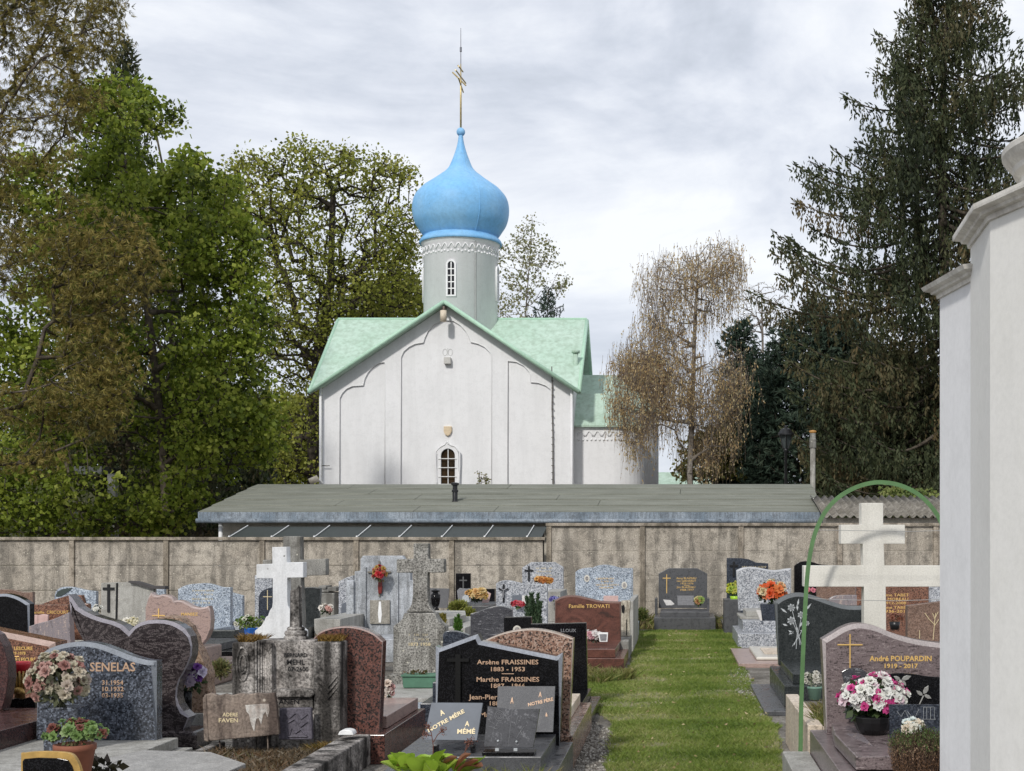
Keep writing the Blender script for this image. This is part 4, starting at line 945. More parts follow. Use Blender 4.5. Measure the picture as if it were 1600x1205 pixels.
broadleaf('oak_tree', 'lower ochre green oak crown filling between oak and drum', [(560, 440), (600, 430), (640, 440), (668, 450), (668, 520), (560, 560), (540, 500)], 74, [(620, 850), (615, 640), (612, 470)], 200, 20, .9, .24, .42, M_oak, M_barkdark, 85, gap=-.5, rtip=.02)
broadleaf('bush', 'rusty brown bush beside the church apse roof', [(978, 575), (1000, 555), (1035, 560), (1050, 600), (1040, 650), (1000, 655), (975, 610)], 67, [(1012, 850), (1012, 700), (1010, 620)], 130, 30, .5, .17, .4, leafmat('rusty leaves', [(.07, .035, .015), (.13, .06, .022), (.18, .09, .03)], .2), M_bark, 91, gap=-.9, rtip=.01)
broadleaf('bush', 'yellow green bush behind the birch trunk', [(1090, 680), (1125, 670), (1150, 700), (1160, 745), (1060, 745), (1070, 700)], 58, [(1105, 850), (1105, 760), (1105, 720)], 110, 30, .5, .16, .4, leafmat('yellow green leaves', [(.07, .08, .02), (.13, .13, .03), (.17, .15, .04)], .25), M_bark, 92, gap=-.9, rtip=.01)
broadleaf('ivy', 'yellow green ivy trailing over the corrugated roof edge', [(1378, 790), (1385, 765), (1410, 768), (1440, 770), (1470, 775), (1500, 792)], 35.6, [(1440, 850), (1440, 800), (1430, 785)], 60, 30, .25, .09, .45, leafmat('ivy leaves', [(.05, .09, .02), (.16, .2, .05), (.35, .35, .14)], .3), M_bark, 93, gap=-2, rtip=.006)
# darker shrubs closing the gaps low down
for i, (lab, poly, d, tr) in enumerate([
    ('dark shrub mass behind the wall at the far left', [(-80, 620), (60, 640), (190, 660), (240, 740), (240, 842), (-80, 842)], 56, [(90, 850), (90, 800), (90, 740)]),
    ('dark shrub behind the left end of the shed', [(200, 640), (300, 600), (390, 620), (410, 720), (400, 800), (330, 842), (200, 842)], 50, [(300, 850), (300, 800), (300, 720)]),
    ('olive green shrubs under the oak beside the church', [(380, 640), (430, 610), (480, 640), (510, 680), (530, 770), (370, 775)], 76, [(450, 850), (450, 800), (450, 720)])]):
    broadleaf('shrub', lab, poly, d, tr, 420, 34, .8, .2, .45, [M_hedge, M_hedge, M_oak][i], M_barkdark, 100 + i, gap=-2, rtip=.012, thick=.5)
# a few seedlings growing at the foot of the facade above the shed ridge
r_ = np.random.default_rng(5)
sw = thing('weed_stalks', 'tall thin weed stalks rising in front of the church facade', 'weeds', P(751, 850, 50).xy.to_3d())
mb = MB(); C = []
for x, y in ((748, 737), (751, 745), (758, 742), (762, 748)):
    a = P(x, 775, 50); b_ = P(x + 1, y, 50); mb.tube([Vector((a.x, a.y, 0)), b_], .012, 5)
    C.append(np.array(a) + (np.array(b_) - np.array(a)) * np.linspace(.1, 1, 60)[:, None] + r_.normal(0, .05, (60, 3)))
mb.build('stems', M_bark, sw); C = np.concatenate(C); U = rdir(r_, len(C)) * .1
v, f = leaf_quads(C, U, perp(r_, U) * .025); link('leaves', npmesh('leaves', v, f, r_.random(len(v))), sw, M_weed)

# ------------------------------------------------------------------ graves
def zat(y, d): return H - (y - HY) * d / F
def xat(x, d): return (x - CX) * d / F
def plate(name, poly, d, th, mat, parent, bevel=.005, **kw):
    """outline read at distance d, cut to real thickness th behind it"""
    return MB().prism([(xat(x, d), zat(y, d)) for x, y in poly], d, d + th).build(name, mat, parent, bevel=bevel, **kw)
def bx(name, x0, x1, y0, y1, z0, z1, mat, parent, bevel=.006):
    return MB().box(min(x0, x1), max(x0, x1), min(y0, y1), max(y0, y1), z0, z1).build(name, mat, parent, bevel=bevel)
def chamfered(name, poly, d, th, ch, mat, parent, ybot):
    """headstone whose front edge is cut back in a wide polished chamfer (ch px wide), except along the bottom"""
    pw = [(xat(x, d), zat(y, d)) for x, y in poly]; n = len(pw)
    area = sum(pw[i][0] * pw[(i + 1) % n][1] - pw[(i + 1) % n][0] * pw[i][1] for i in range(n)); c = ch * d / F
    inn = offset(pw, -c if area > 0 else c); zb = zat(ybot, d)
    # wide on the upward edges, narrow down the sides
    for i, q in enumerate(inn):
        up_ = max(.22, min(1, (pw[i][1] - q.y) / max(c, 1e-6) * 1.25)); inn[i] = Vector(pw[i]) + (q - Vector(pw[i])) * up_
    fr = [(q.x if abs(p[1] - zb) > .02 else p[0], d, q.y if abs(p[1] - zb) > .02 else p[1]) for q, p in zip(inn, pw)]
    mid = [(x, d + c * .8, z) for x, z in pw]; bk = [(x, d + th, z) for x, z in pw]
    f = [tuple(range(n)), tuple(range(3 * n - 1, 2 * n - 1, -1))] + [(a * n + i, (a + 1) * n + i, (a + 1) * n + (i + 1) % n, a * n + (i + 1) % n) for a in (0, 1) for i in range(n)]
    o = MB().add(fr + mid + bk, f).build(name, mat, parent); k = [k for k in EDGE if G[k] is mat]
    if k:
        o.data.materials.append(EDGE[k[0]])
        for i in range(2, 2 + n): o.data.polygons[i].material_index = 1  # chamfer faces take the tone with painted-in sky brightness
    return o
def grave(label, top, d, yb, mat, th=.12, face=1, L=1.8, base=None, zp=None, sw=.03, pw=.1, slab=True, bot=None, poly=False, smooth=True, smat=None, cat='grave', group='graves', ch=0, bev=.006):
    base = base or mat; smat = smat or base
    zb = max(zat(yb, d), .06)
    pts = list(top) if (poly or not smooth) else smooth_line(top, 4)
    xl, xr = (bot or (top[0][0], top[-1][0])) if not poly else (min(p[0] for p in top), max(p[0] for p in top))
    t = thing('grave', label, cat, (xat((xl + xr) / 2, d), d + th / 2, 0), group)
    if not poly: pts = pts + [(xr, yb + .3), (xl, yb + .3)]
    hs = chamfered('headstone', pts, d, th, ch, mat, t, max(p[1] for p in pts)) if ch else plate('headstone', pts, d, th, mat, t, bevel=bev)
    X0, X1 = xat(xl, d), xat(xr, d)
    if slab:
        zp = zp if zp is not None else max(.03, zb * .55)
        y0, y1 = (d - L, d + th + .02) if face > 0 else (d - .03, d + L)
        bx('slab', X0 - sw, X1 + sw, y0, y1, zp, zb, smat, t)
        bx('plinth', X0 - sw - pw, X1 + sw + pw, y0 - pw * .8, y1 + .04, 0, zp - .002, base, t)
    return t, hs
def cross2(name, x0, x1, y0, y1, ya, w, d, mat, parent, depth=.02, aw=None):
    """upright from y0 to y1 centred on the arm x0..x1, arm at height ya, bar width w px"""
    c = (x0 + x1) / 2; h = w / 2; a = (aw or w) / 2
    pl = [(c - h, y0), (c + h, y0), (c + h, ya - a), (x1, ya - a), (x1, ya + a), (c + h, ya + a), (c + h, y1), (c - h, y1), (c - h, ya + a), (x0, ya + a), (x0, ya - a), (c - h, ya - a)]
    return MB().prism([(xat(x, d), zat(y, d)) for x, y in pl], d - depth, d + .002).build(name, mat, parent)
def strip_px(name, pts, w, d, mat, parent):
    mb = MB()
    for pl in pts: mb.tube([P(x, y, d - .003) for x, y in pl], w, 5)
    return mb.build(name, mat, parent)
def oval(name, x, y, rx, ry, d, mat, parent, th=.012):
    return MB().prism([(xat(x + rx * math.cos(a), d), zat(y + ry * math.sin(a), d)) for a in [i * math.pi / 10 for i in range(20)]], d - th, d + .001).build(name, mat, parent, bevel=.002)

# ---- left front
t, hs = grave('dark blue speckled headstone with curved top and gold family name, nearest on the left', [(57, 1027), (75, 1014), (100, 1006), (127, 1003), (155, 1007), (180, 1016), (205, 1026), (228, 1032), (243, 1033)], 10.9, 1157, G['blue'], th=.14, ch=7, base=G['slabgrey'], smat=G['slabgrey'], L=2.2, sw=.12, pw=.1)
inscription([('SENELAS', 176, 1043, 12, 71), ('31.1954', 176, 1067, 6, 33), ('10.1932', 176, 1077, 6, 33), ('03-1935', 176, 1087, 6, 33)], 10.9, G['copper'], hs)
t, hs = grave('dark veined heart shaped headstone behind the blue speckled one', [(105, 929), (112, 936), (121, 949), (132, 956), (145, 962), (160, 967), (176, 971), (190, 977), (201, 987), (208, 979), (218, 973), (230, 969.5), (244, 968.5), (256, 969), (268, 971.5), (278, 976), (288, 983), (296, 995), (299, 1010), (298, 1025), (293, 1038), (287, 1050), (280, 1062), (276, 1075), (275, 1090), (278, 1101), (285, 1112), (295, 1121), (291, 1130), (286, 1140), (210, 1140), (196, 1120), (180, 1095), (160, 1060), (140, 1020), (120, 985), (110, 960)], 11.75, 1140, G['heart'], th=.18, ch=5.5, face=-1, L=1.7, poly=True, slab=False)
bx('base', xat(196, 11.6), xat(306, 11.6), 11.6, 12.05, 0, .15, G['heart'], t, .03); bx('slab', xat(190, 11.9), xat(315, 11.9), 12.06, 13.5, 0, .1, G['darkblue'], t)
t, hs = grave('tan rough edged headstone leaning out behind the heart shaped one', [(230, 985), (238, 972), (247, 965), (262, 962), (273, 965), (281, 967), (287, 974), (294, 979), (298, 989), (302, 996), (305, 1008), (311, 1018), (317, 1032), (321, 1043), (325, 1054), (324, 1072), (327, 1090), (326, 1114), (230, 1114)], 12.5, 1114, granite('rough tan granite', [(.25, .16, .10), (.3, .2, .14), (.12, .07, .045), (.35, .25, .18)], 70, .7), th=.2, poly=True, slab=False)
bx('base', xat(225, 12.4), xat(335, 12.4), 12.45, 14.2, 0, zat(1114, 12.5), G['slabgrey'], t)
# small black headstone and its neighbours at the far left
t, hs = grave('black polished arched headstone at the far left edge', [(-45, 938), (-20, 931), (5, 928), (20, 930.5), (33, 936), (45, 944)], 17, 1030, G['black'], th=.15, ch=4, L=1.0)
t, hs = grave('orange brown headstone with slanted top and gold lettering behind the gold vase', [(-60, 975), (0, 987), (84, 1004)], 13.5, 1100, G['orange'], th=.3, ch=8, smooth=False, L=.9, base=G['maroon'])
inscription([('CE LESCURE', 31, 1013.5, 4.6, 40), ('1929-1978', 27, 1021, 4, 25), ('LINE LESCURE', 35, 1031, 5, 42)], 13.5, G['gold'], hs); strip_px('gold_rule', [[(18, 1026), (30, 1026)]], .004, 13.5, G['gold'], hs)
t, hs = grave('maroon headstone with rounded shoulder cut by the left edge', [(-150, 975), (-60, 975), (-22, 981), (-5, 992), (5, 1010), (12, 1035), (13, 1060), (8, 1090), (2, 1110), (-150, 1110)], 11.6, 1110, G['maroon'], th=.15, poly=True, slab=False)
bx('slab', xat(-170, 11), xat(21, 10.6), 9.2, 11.85, .16, .32, G['maroon'], t); bx('plinth', xat(-180, 11), xat(52, 11.4), 9.0, 12.3, 0, .155, G['maroon'], t)
t, hs = grave('flat topped red brown headstone lettered above a pink book', [(46, 945), (106, 945)], 19, 1012, G['orange'], th=.1, smooth=False, L=1.1)
inscription([('Famille', 59, 957, 4.4, 20), ('CRICOURT', 90, 957, 5, 34)], 19, G['gold'], hs)
t, hs = grave('red brown headstone with low gable top behind the flat topped one', [(62, 945), (84, 937), (105, 931), (112, 930), (127, 930), (131, 943), (138, 944)], 19.7, 1000, G['orange'], th=.1, smooth=False, L=.5, slab=False)
bk = thing('book_plaque', 'open pink stone book on the flat topped red brown grave', 'plaque', P(60, 977, 18.7), 'memorial plaques')
plate('left_page', [(46, 960), (59, 961.5), (59, 979), (47, 979)], 18.7, .04, G['pinkplaque'], bk, .003); plate('right_page', [(59.3, 961.5), (66, 960), (75, 961), (74, 979), (59.3, 979)], 18.7, .04, G['pinkplaque'], bk, .003)
grave('lilac striped headstone with sweeping concave top beside the black arched one', [(45, 979), (60, 974), (76, 970), (92, 964), (108, 957)], 15.5, 1040, G['lilac'], th=.12, bot=(44, 112), L=.5)
grave('brown headstone with dipping top against the wall at far left', [(-70, 921), (0, 921), (20, 922), (38, 926), (51, 925)], 25.5, 975, G['brown'], th=.1, L=1.2)
t, hs = grave('pale grey headstone with a dark green leaf shape in its corner', [(85, 932), (88, 923), (96, 918), (108, 917), (120, 919), (135, 922.5), (150, 924)], 26, 975, G['bluegrey'], th=.12, L=1.3)
plate('dark_leaf', [(87, 932), (89, 926), (96, 921), (104, 919.5), (113, 918.5), (107, 924), (100, 929), (93, 932)], 25.985, .012, plain('dark green patina', (.04, .055, .05), .4), hs, 0)
t, hs = grave('old cement grave with black cross pillar and wavy top', [(158, 911), (183, 910), (184, 911), (200, 909), (210, 909.5), (222, 913), (235, 916.5), (240, 917)], 25.2, 978, G['slabgrey'], th=.15, smooth=False, L=1.4)
cross2('black_cross', 161, 179, 913, 957, 920, 4, 25.2, G['blackmetal'], t); strip_px('groove', [[(183, 911), (182, 968)]], .02, 25.2, G['blackmetal'], hs)
bp = MB().prism([(xat(x, 25.1), zat(y, 25.1)) for x, y in [(200, 908), (212, 908.5), (224, 912), (236, 916), (257, 916), (257, 921), (236, 920), (222, 916), (210, 912), (200, 910.5)]], 25.12, 25.3).build('dark_coping', plain('dark cement', (.06, .055, .055), .8), t)
t, hs = grave('small pale blue headstone right of the old cement grave', [(240, 921), (257, 921)], 25.9, 960, G['bluegrey'], th=.1, smooth=False, slab=False)
t, hs = grave('pink veined headstone shaped like an opening tulip', [(235.5, 926), (240, 930), (246, 931), (252, 929), (261, 930), (268.5, 933.5), (272, 939), (277.5, 938), (285, 939), (292.5, 943), (301.5, 948), (312, 950), (321, 948.5), (325.5, 947), (328.5, 956), (329.7, 969.5), (328.5, 983), (322.5, 998), (311, 1011), (248, 1011), (236, 998), (229, 983), (227, 969.5), (227, 950), (231, 935)], 17, 1011, G['pinkvein'], th=.14, ch=2.5, poly=True, slab=False)
cross2('gold_cross', 238, 258, 951, 972, 962, 1.6, 17, G['gold'], hs, .008)
inscription([('MANSEZ', 296, 960, 4, 26)], 17, G['gold'], hs); worn_text([(290, 967, 3.2, 20)], 17, G['gold'], hs)
bx('base', xat(236, 17), xat(326, 17), 16.9, 17.5, .25, zat(1010.6, 17), G['pinkvein'], t, .02); bx('step', xat(225, 17), xat(338, 16.9), 16.8, 18.2, 0, .25, G['pinkvein'], t, .02)
t, hs = grave('grey granite headstone with softly curved top and two text blocks', [(278, 921), (285, 917), (295, 913.5), (308, 912), (320, 911.5), (332, 913.5), (345, 917.5), (360, 918)], 24.3, 978, G['bluegrey'], th=.14, L=1.5)
worn_text([(318, 923, 3, 34), (320, 929, 3, 26), (316, 936, 3, 32), (316, 942, 3, 30)], 24.3, G['palegold'], hs)
grave('plain pale granite headstone with sloping top right of the curved grey one', [(345, 921), (361, 926), (379, 931)], 25.4, 972, G['bluegrey'], th=.12, smooth=False, L=1.0)
t = thing('grave', 'low black polished tomb without headstone beside the blue flower trough', 'grave', P(345, 1010, 19).xy.to_3d(), 'graves')
bx('slab', xat(318, 19.8), xat(373, 19.8), 18.9, 20.6, zat(999, 19.8) - .1, zat(999, 19.8), G['dgrey'], t); bx('plinth', xat(322, 19), xat(370, 19), 18.95, 20.5, 0, zat(999, 19.8) - .102, G['black'], t); bx('raised_band', xat(325, 20.3), xat(374, 20.3), 20.1, 20.3, zat(999, 19.8) + .002, zat(984, 20.3), G['slate'], t)

# ---- white cross, grey cross, old scrolled monument
t = thing('cross_monument', 'bright white painted stone cross on a flared foot', 'cross', P(437, 1030, 15).xy.to_3d(), 'stone crosses')
wc_ = [(425, 855), (447.7, 854.5), (448.4, 879), (473.8, 878.5), (473.8, 902.6), (448.7, 903), (449, 940), (450, 947), (453, 952), (456, 962), (459, 964), (461, 970), (466, 978), (476, 986), (476, 1000), (472, 1003), (472, 1035), (402, 1035), (402, 1002), (398.5, 996), (398, 986), (408, 978), (413, 970), (415.5, 964), (418.5, 962.5), (421.5, 954), (425, 949), (426, 941), (426, 904), (400.5, 904), (400.5, 882), (425.5, 881)]
plate('cross', wc_, 15, .15, G['whitecross'], t, .006); bx('base', xat(395, 15), xat(480, 15), 14.8, 16.8, 0, zat(1034, 15), G['slabgrey'], t)
t = thing('cross_monument', 'tall dark grey weathered cross behind the white painted one', 'cross', P(458, 1020, 17).xy.to_3d(), 'stone crosses')
plate('cross', [(442, 838), (469, 838), (469.5, 875), (509, 873), (509, 899), (470, 900), (474, 1020), (446, 1020), (446, 900), (410, 900), (410, 875), (442.5, 875)], 17, .17, G['conclichen'], t, .01); bx('base', xat(430, 17), xat(490, 17), 16.9, 18.6, 0, zat(1019.5, 17), G['conclichen'], t)
D = 10.75
t = thing('monument', 'blackened old scrolled stone monument with broken column and sunken bed', 'grave', (xat(448, D), D, 0), 'graves')
zt_ = zat(1004, D); z0_ = .0
bx('pillar', xat(362, D), xat(398, D), D, D + .3, 0, zt_, G['concdark'], t, .015); bx('pillar', xat(491, D), xat(533, D), D - .02, D + .3, 0, zat(1003, D), G['concdark'], t, .015)
bx('body', xat(398.3, D), xat(490.7, D), D + .04, D + .28, 0, zat(1001, D), G['concdark'], t, .01)
pn = MB()
for k in range(9):   # concave curtain on the left of the panel
    a = k / 8; pn.box(xat(399 + a * 24, D), xat(402.2 + a * 24, D), D - .02 + .055 * math.sin(a * math.pi), D + .042, .3, zat(1002 + 3 * a, D))
pn.build('curved_cheek', G['concdark'], t, bevel=.004)
bod = [c for c in t.children if c.name.startswith('body')][0]
inscription([('BERNARD', 462, 1024, 5.5, 36), ('MEHL', 462, 1035, 7, 28), ('07-2600', 466, 1046, 6, 32)], D + .038, G['blackmetal'], bod)
plate('lintel', [(424, 1079), (436, 1076), (452, 1078), (470, 1076), (487, 1078), (492, 1084), (486, 1090), (430, 1090)], D - .04, .1, G['concdark'], t, .01)
lt = plate('name_panel', [(433, 1091), (489, 1091), (489, 1106), (433, 1106)], D - .0, .05, G['concdark'], t, .004); inscription([('ANEN', 452, 1097, 7, 32)], D - .001, G['blackmetal'], lt)
ch_ = MB()
for k in range(3): ch_.tube([P(497, 1058 + 9 * k, D - .025), P(512, 1074 + 9 * k, D - .03), P(527, 1056 + 9 * k, D - .025)], .007, 6)
ch_.build('chevron_carving', G['concdark'], t)
ca = MB().tube([P(379 + 9 * math.cos(a), 1038 + 26 * math.sin(a), D - .005) for a in [i * .35 for i in range(19)]], .009, 6)
ca.tube([P(379 + 5 * math.cos(a), 1038 + 14 * math.sin(a), D - .005) for a in [i * .35 for i in range(19)]], .009, 6).build('oval_carving', G['concdark'], t)
c = P(462.5, 1000, D + .16); sp = D / F
r_ = np.random.default_rng(8)
MB().lathe(c, [(19 * sp, 0), (19 * sp, 5 * sp), (16 * sp, 7 * sp), (18 * sp, 10 * sp), (17 * sp, 14 * sp), (13 * sp, 16 * sp), (14.5 * sp, 18 * sp), (12 * sp, 21 * sp)], 20).build('column_base', G['concdark'], t, bevel=.004)
mb = MB(); n = 16; rr = lambda k: (10.2 - (k % 2) * .9) * sp
for z in (20, 50, 80):
    for k in range(n): a = 2 * math.pi * k / n; mb.v.append((c.x + rr(k) * (1 - z * .0012) * math.cos(a), c.y + rr(k) * math.sin(a), c.z + z * sp + (0 if z < 80 else (r_.uniform(-4, 5) + 4 * math.cos(a + .8)) * sp)))
for l in range(2):
    for k in range(n): mb.f.append((l * n + k, l * n + (k + 1) % n, (l + 1) * n + (k + 1) % n, (l + 1) * n + k))
mb.v.append((c.x, c.y, c.z + 79 * sp)); mb.f += [(2 * n + k, 2 * n + (k + 1) % n, 3 * n) for k in range(n)]
mb.build('broken_column', G['concdark'], t)
XK = xat(533, D)
bx('kerb', XK, xat(575, D), 8.0, D + .1, 0, .234, G['concdark'], t, .012); bx('kerb', xat(330, D) - .0, xat(346, D), 8.0, D + .1, 0, .18, G['concdark'], t, .012)
bx('bed', xat(347, D), XK - .005, 8.0, D - .03, 0, .13, M_soil, t, 0)
bed = [(xat(347, D), 8.2), (XK - .02, 8.2), (XK - .02, D - .1), (xat(347, D), D - .1)]
M_dry = leafmat('dry moss', [(.05, .035, .02), (.10, .075, .045), (.15, .12, .08), (.13, .07, .03), (.09, .09, .04)], .1)
blades('dry_moss', bed, 9000, .02, .07, .005, M_dry, 'dry brown moss and dead stems filling the old monument bed', 'moss', 31, zoff=.13)
pebbles('gravel', bed, 2500, .006, .016, M_peb, 'pale gravel among dry moss in the old monument bed', 32, z=.13)
blades('moss', [(xat(500, D), D - .3), (XK, D - .3), (XK, D - .02), (xat(500, D), D - .02)], 900, .03, .10, .005, leafmat('rust moss', [(.12, .07, .02), (.2, .12, .03), (.12, .12, .03)], .1), 'ginger moss at the foot of the right scrolled pillar', 'moss', 33, zoff=.12)
for xa_, xb_, lab in ((370, 400, 'left'), (492, 530, 'right')):
    blades('moss', [(xat(xa_, D), D + .04), (xat(xb_, D), D + .04), (xat(xb_, D), D + .28), (xat(xa_, D), D + .28)], 900, .015, .055, .006, leafmat('rust moss ' + lab, [(.12, .07, .02), (.22, .13, .03), (.12, .12, .03)], .1), 'ginger moss growing on top of the %s scrolled pillar' % lab, 'moss', 34, zoff=zt_)
o = thing('book_stone', 'tilted brown stone book with pale paint patch on the old monument bed', 'plaque', P(378, 1158, 10.45), 'memorial plaques')
r_ = np.random.default_rng(2)
bk_ = [(318, 1086), (330, 1083), (341, 1087), (352, 1084), (362, 1087), (374, 1083.5), (388, 1085), (402, 1083), (416, 1084), (429, 1082), (432, 1104), (436, 1148), (395, 1152), (350, 1156), (327, 1158), (323, 1140), (320, 1112)]
M_bookst = weathered('brown book stone', (.2, .155, .125), (.05, .035, .03), (.3, .25, .21), .8, .1, .8, 50, (.45, .4, .33))
b1 = plate('slab', bk_, 10.45, .05, M_bookst, o, .008)
plate('pale_patch', [(383, 1102), (395, 1101), (408, 1100), (420, 1100), (421, 1110), (418, 1121), (415, 1112), (411, 1117), (408, 1132), (404, 1122), (400, 1124), (397, 1143), (392, 1131), (389, 1116), (385, 1112)], 10.446, .004, weathered('flaking pale paint', (.5, .48, .44), (.25, .2, .17), (.6, .58, .55), .9, 0, .8, 80), o, 0)
inscription([('ADERE', 360, 1117, 5, 24), ('FAVEN', 357, 1126, 5.5, 30)], 10.45, G['palegold'], b1)
plate('edge_moulding', [(316, 1090), (322, 1086), (326, 1160), (318, 1158)], 10.44, .07, M_bookst, o, .01)
strip_px('support_stems', [[(343, 1157), (344, 1170)], [(418, 1150), (419, 1170)]], .006, 10.5, M_bookst, o)
o = thing('relief_plaque', 'purple grey carved plaque leaning against the old monument', 'plaque', P(462, 1156, 10.6), 'memorial plaques')
M_purp = weathered('purple grey slate', (.10, .09, .11), (.04, .035, .045), (.16, .15, .18), .6, 0, .6, 60)
plate('slab', [(436, 1107), (486, 1106), (488, 1156), (435, 1156)], 10.6, .05, M_purp, o, .008)
strip_px('carving', [[(446, 1115), (452, 1122), (462, 1114), (470, 1124), (480, 1116)], [(450, 1130), (460, 1124), (470, 1136), (480, 1128)], [(452, 1148), (456, 1138), (462, 1146), (470, 1140), (478, 1149)], [(450, 1151), (480, 1151)]], .006, 10.598, M_purp, o)
o = MB().prism([(xat(x, 10.6), zat(y, 10.6)) for x, y in smooth_line([(533, 1146), (536, 1140), (545, 1138), (554, 1140), (557, 1146)], 4)], 10.5, 10.62).build('pebble', G['white'], loc=P(545, 1146, 10.6), bevel=.01); tag(o, 'smooth white stone lying on the old kerb end', 'stone')

# ---- red granite arch and neighbours
t, hs = grave('large red brown speckled headstone with rounded top seen from behind', [(487, 1001), (497, 990), (508, 984), (522, 980.5), (540, 979), (556, 980.5), (572, 985), (586, 992), (598, 1003)], 10.95, 1147, G['red'], th=.14, face=-1, L=1.75, bot=(492, 592), slab=False, ch=2.2)
bx('base', xat(470, 10.85), xat(601, 10.85), 10.85, 12.6, 0, .229, G['red'], t); bx('slab', xat(487, 11), xat(596, 11), 11.2, 12.55, .231, .33, G['pinkvein'], t)
D = 21.5
t = thing('monument', 'stepped pale cement monument with red flowered cross and plaque', 'grave', (xat(597, D), D, 0), 'graves')
plate('headstone', [(545, 1000), (545, 908), (554, 907.5), (554, 893), (563, 892), (563, 874), (567, 868.5), (628, 868.5), (632, 874), (632, 892), (641, 893), (641, 907), (650, 908), (650, 1000)], D, .2, G['concgrey'], t, .01)
for x in (571, 621): bx('fluting', xat(x, D), xat(x + 1.8, D), D - .03, D + .002, zat(984, D), zat(886, D), G['concgrey'], t, .004)
bx('wing', xat(542, D), xat(554, D), D - .06, D + .22, 0, zat(907, D), G['concgrey'], t, .01); bx('wing', xat(641, D), xat(653, D), D - .06, D + .22, 0, zat(907, D), G['concgrey'], t, .01)
bx('base', xat(538, D), xat(656, D), D - 1.3, D - .065, 0, zat(990, D), G['concgrey'], t, .01)
o = thing('ornamental_cross', 'dark red wall cross with red roses fixed on the cement monument', 'cross', P(593, 932, D - .02))
cross2('cross', 575, 611, 877, 932, 894, 2.2, D - .004, plain('tarnished iron', (.16, .14, .11), .6), o, .03); plate('red_foot', [(591, 905), (596, 905), (597, 918), (596, 928), (591, 928), (590, 918)], D - .06, .05, plain('dark red glaze', (.16, .02, .015), .3), o, .01)
t2 = thing('memorial_plaque', 'streaked tan plaque with white centre under the red flowered cross', 'plaque', P(593, 976, D - .03), 'memorial plaques')
plate('plate', [(578, 938), (609, 938), (609, 975), (578, 975)], D - .035, .03, weathered('tan plaque', (.27, .25, .21), (.14, .12, .1), (.36, .34, .3), .5, 0, .7, 40), t2, .004); plate('white_streak', [(592, 940), (595, 940), (596.5, 960), (595, 973), (592, 973), (590.5, 960)], D - .04, .005, G['white'], t2, 0)
t, hs = grave('pale grey granite headstone with sloping top half hidden left of the cement monument', [(529, 909), (540, 903), (552, 899)], 23, 975, G['grey'], th=.14, L=2.0, smooth=False)
o = MB().prism([(xat(x, 22.6), zat(y, 22.6)) for x, y in [(532, 965), (532, 962), (534, 961), (534, 950), (536, 943), (540, 941), (543, 944), (544, 965)]], 22.55, 22.63).build('plaque_silhouette', G['plaque'], loc=P(538, 965, 22.6), bevel=.004); tag(o, 'small dark grey carved ornament on the pale step left of the cement monument', 'ornament')
t = thing('grave', 'low stepped pale grey slab tomb left of the cement monument', 'grave', P(515, 985, 20.5).xy.to_3d(), 'graves')
bx('slab', xat(502, 20.4), xat(542, 20.4), 20.0, 21.9, .3, zat(965, 20.4), G['slabgrey'], t); bx('plinth', xat(490, 20.2), xat(543, 20.2), 19.8, 22, 0, .298, G['slabgrey'], t)
t, hs = grave('small pale granite headstone behind the left arm of the white cross', [(398, 899), (425, 897)], 25.6, 965, G['grey'], th=.12, smooth=False, L=1.2)
t, hs = grave('small dark blue headstone with thin gold cross beside the white painted cross', [(404, 934), (407, 926), (414, 921), (424, 918), (434, 917)], 22.4, 975, G['darkblue'], th=.12, L=.9)
cross2('gold_cross', 411, 425, 922, 953, 932.5, 1, 22.4, G['palegold'], hs, .006)
t, hs = grave('dark slate headstone leaning right of the grey cross', [(476, 918), (485, 917.5), (500, 919)], 20.4, 976, G['slate'], th=.12, bot=(478, 497), smooth=False, L=1.0)
t = thing('stone_pile', 'pile of broken stone slabs stacked against the wall', 'stones', P(515, 930, 29.6).xy.to_3d())
for i, (x0, x1, y0, y1) in enumerate([(500, 528, 926, 975), (503, 518, 921, 925.5), (515, 529, 917, 924), (500, 512, 915, 920.5)]): bx('broken_slab', xat(x0, 29.5), xat(x1, 29.5), 29.2 + i * .05, 29.9, zat(y1, 29.5), zat(y0, 29.5), G['conclichen'], t, .02)
D = 15.5
t = thing('cross_monument', 'mottled old stone cross standing on a shouldered pedestal', 'cross', (xat(655, D), D, 0), 'stone crosses')
plate('cross', [(646, 849), (669, 849), (669, 873.5), (694, 873.5), (694, 895), (668, 895), (668, 930), (670, 944), (673, 951), (678, 956.5), (634, 956.5), (639, 951), (643, 944), (645, 930), (645, 895), (619.5, 895), (619.5, 874), (646, 873.5)], D + .04, .16, G['conccross'], t, .012)
pd = plate('pedestal', [(631, 958), (680, 958), (682, 966), (687, 973), (695, 979), (696, 1054), (614, 1054), (614.5, 978), (623, 973), (629, 966)], D, .26, G['conccross'], t, .012)
bx('base', xat(606, D), xat(702, D), D - .05, D + .4, 0, zat(1053.5, D), G['conccross'], t, .02)
worn_text([(654, 992, 4, 30), (656, 999, 4.6, 30)], D, G['palegold'], pd); inscription([('1873 1958', 655, 1007, 4.2, 34)], D, G['palegold'], pd)
t = thing('grave', 'flat pale slab with blue speckled edge before the mottled cross', 'grave', P(650, 1080, 14.3).xy.to_3d(), 'graves')
bx('slab', xat(606, 15.1), xat(700, 15.1), 13.9, 15.3, .1, .175, G['slabgrey'], t); bx('plinth', xat(640, 13.8), xat(702, 13.8), 13.4, 13.88, 0, .14, G['bluegrey'], t)
t, hs = grave('dark blue low arched headstone peeping behind the black family headstone', [(692, 992), (696, 987), (706, 986), (719, 988), (733, 993)], 13.5, 1060, G['darkblue'], th=.1, L=.4)
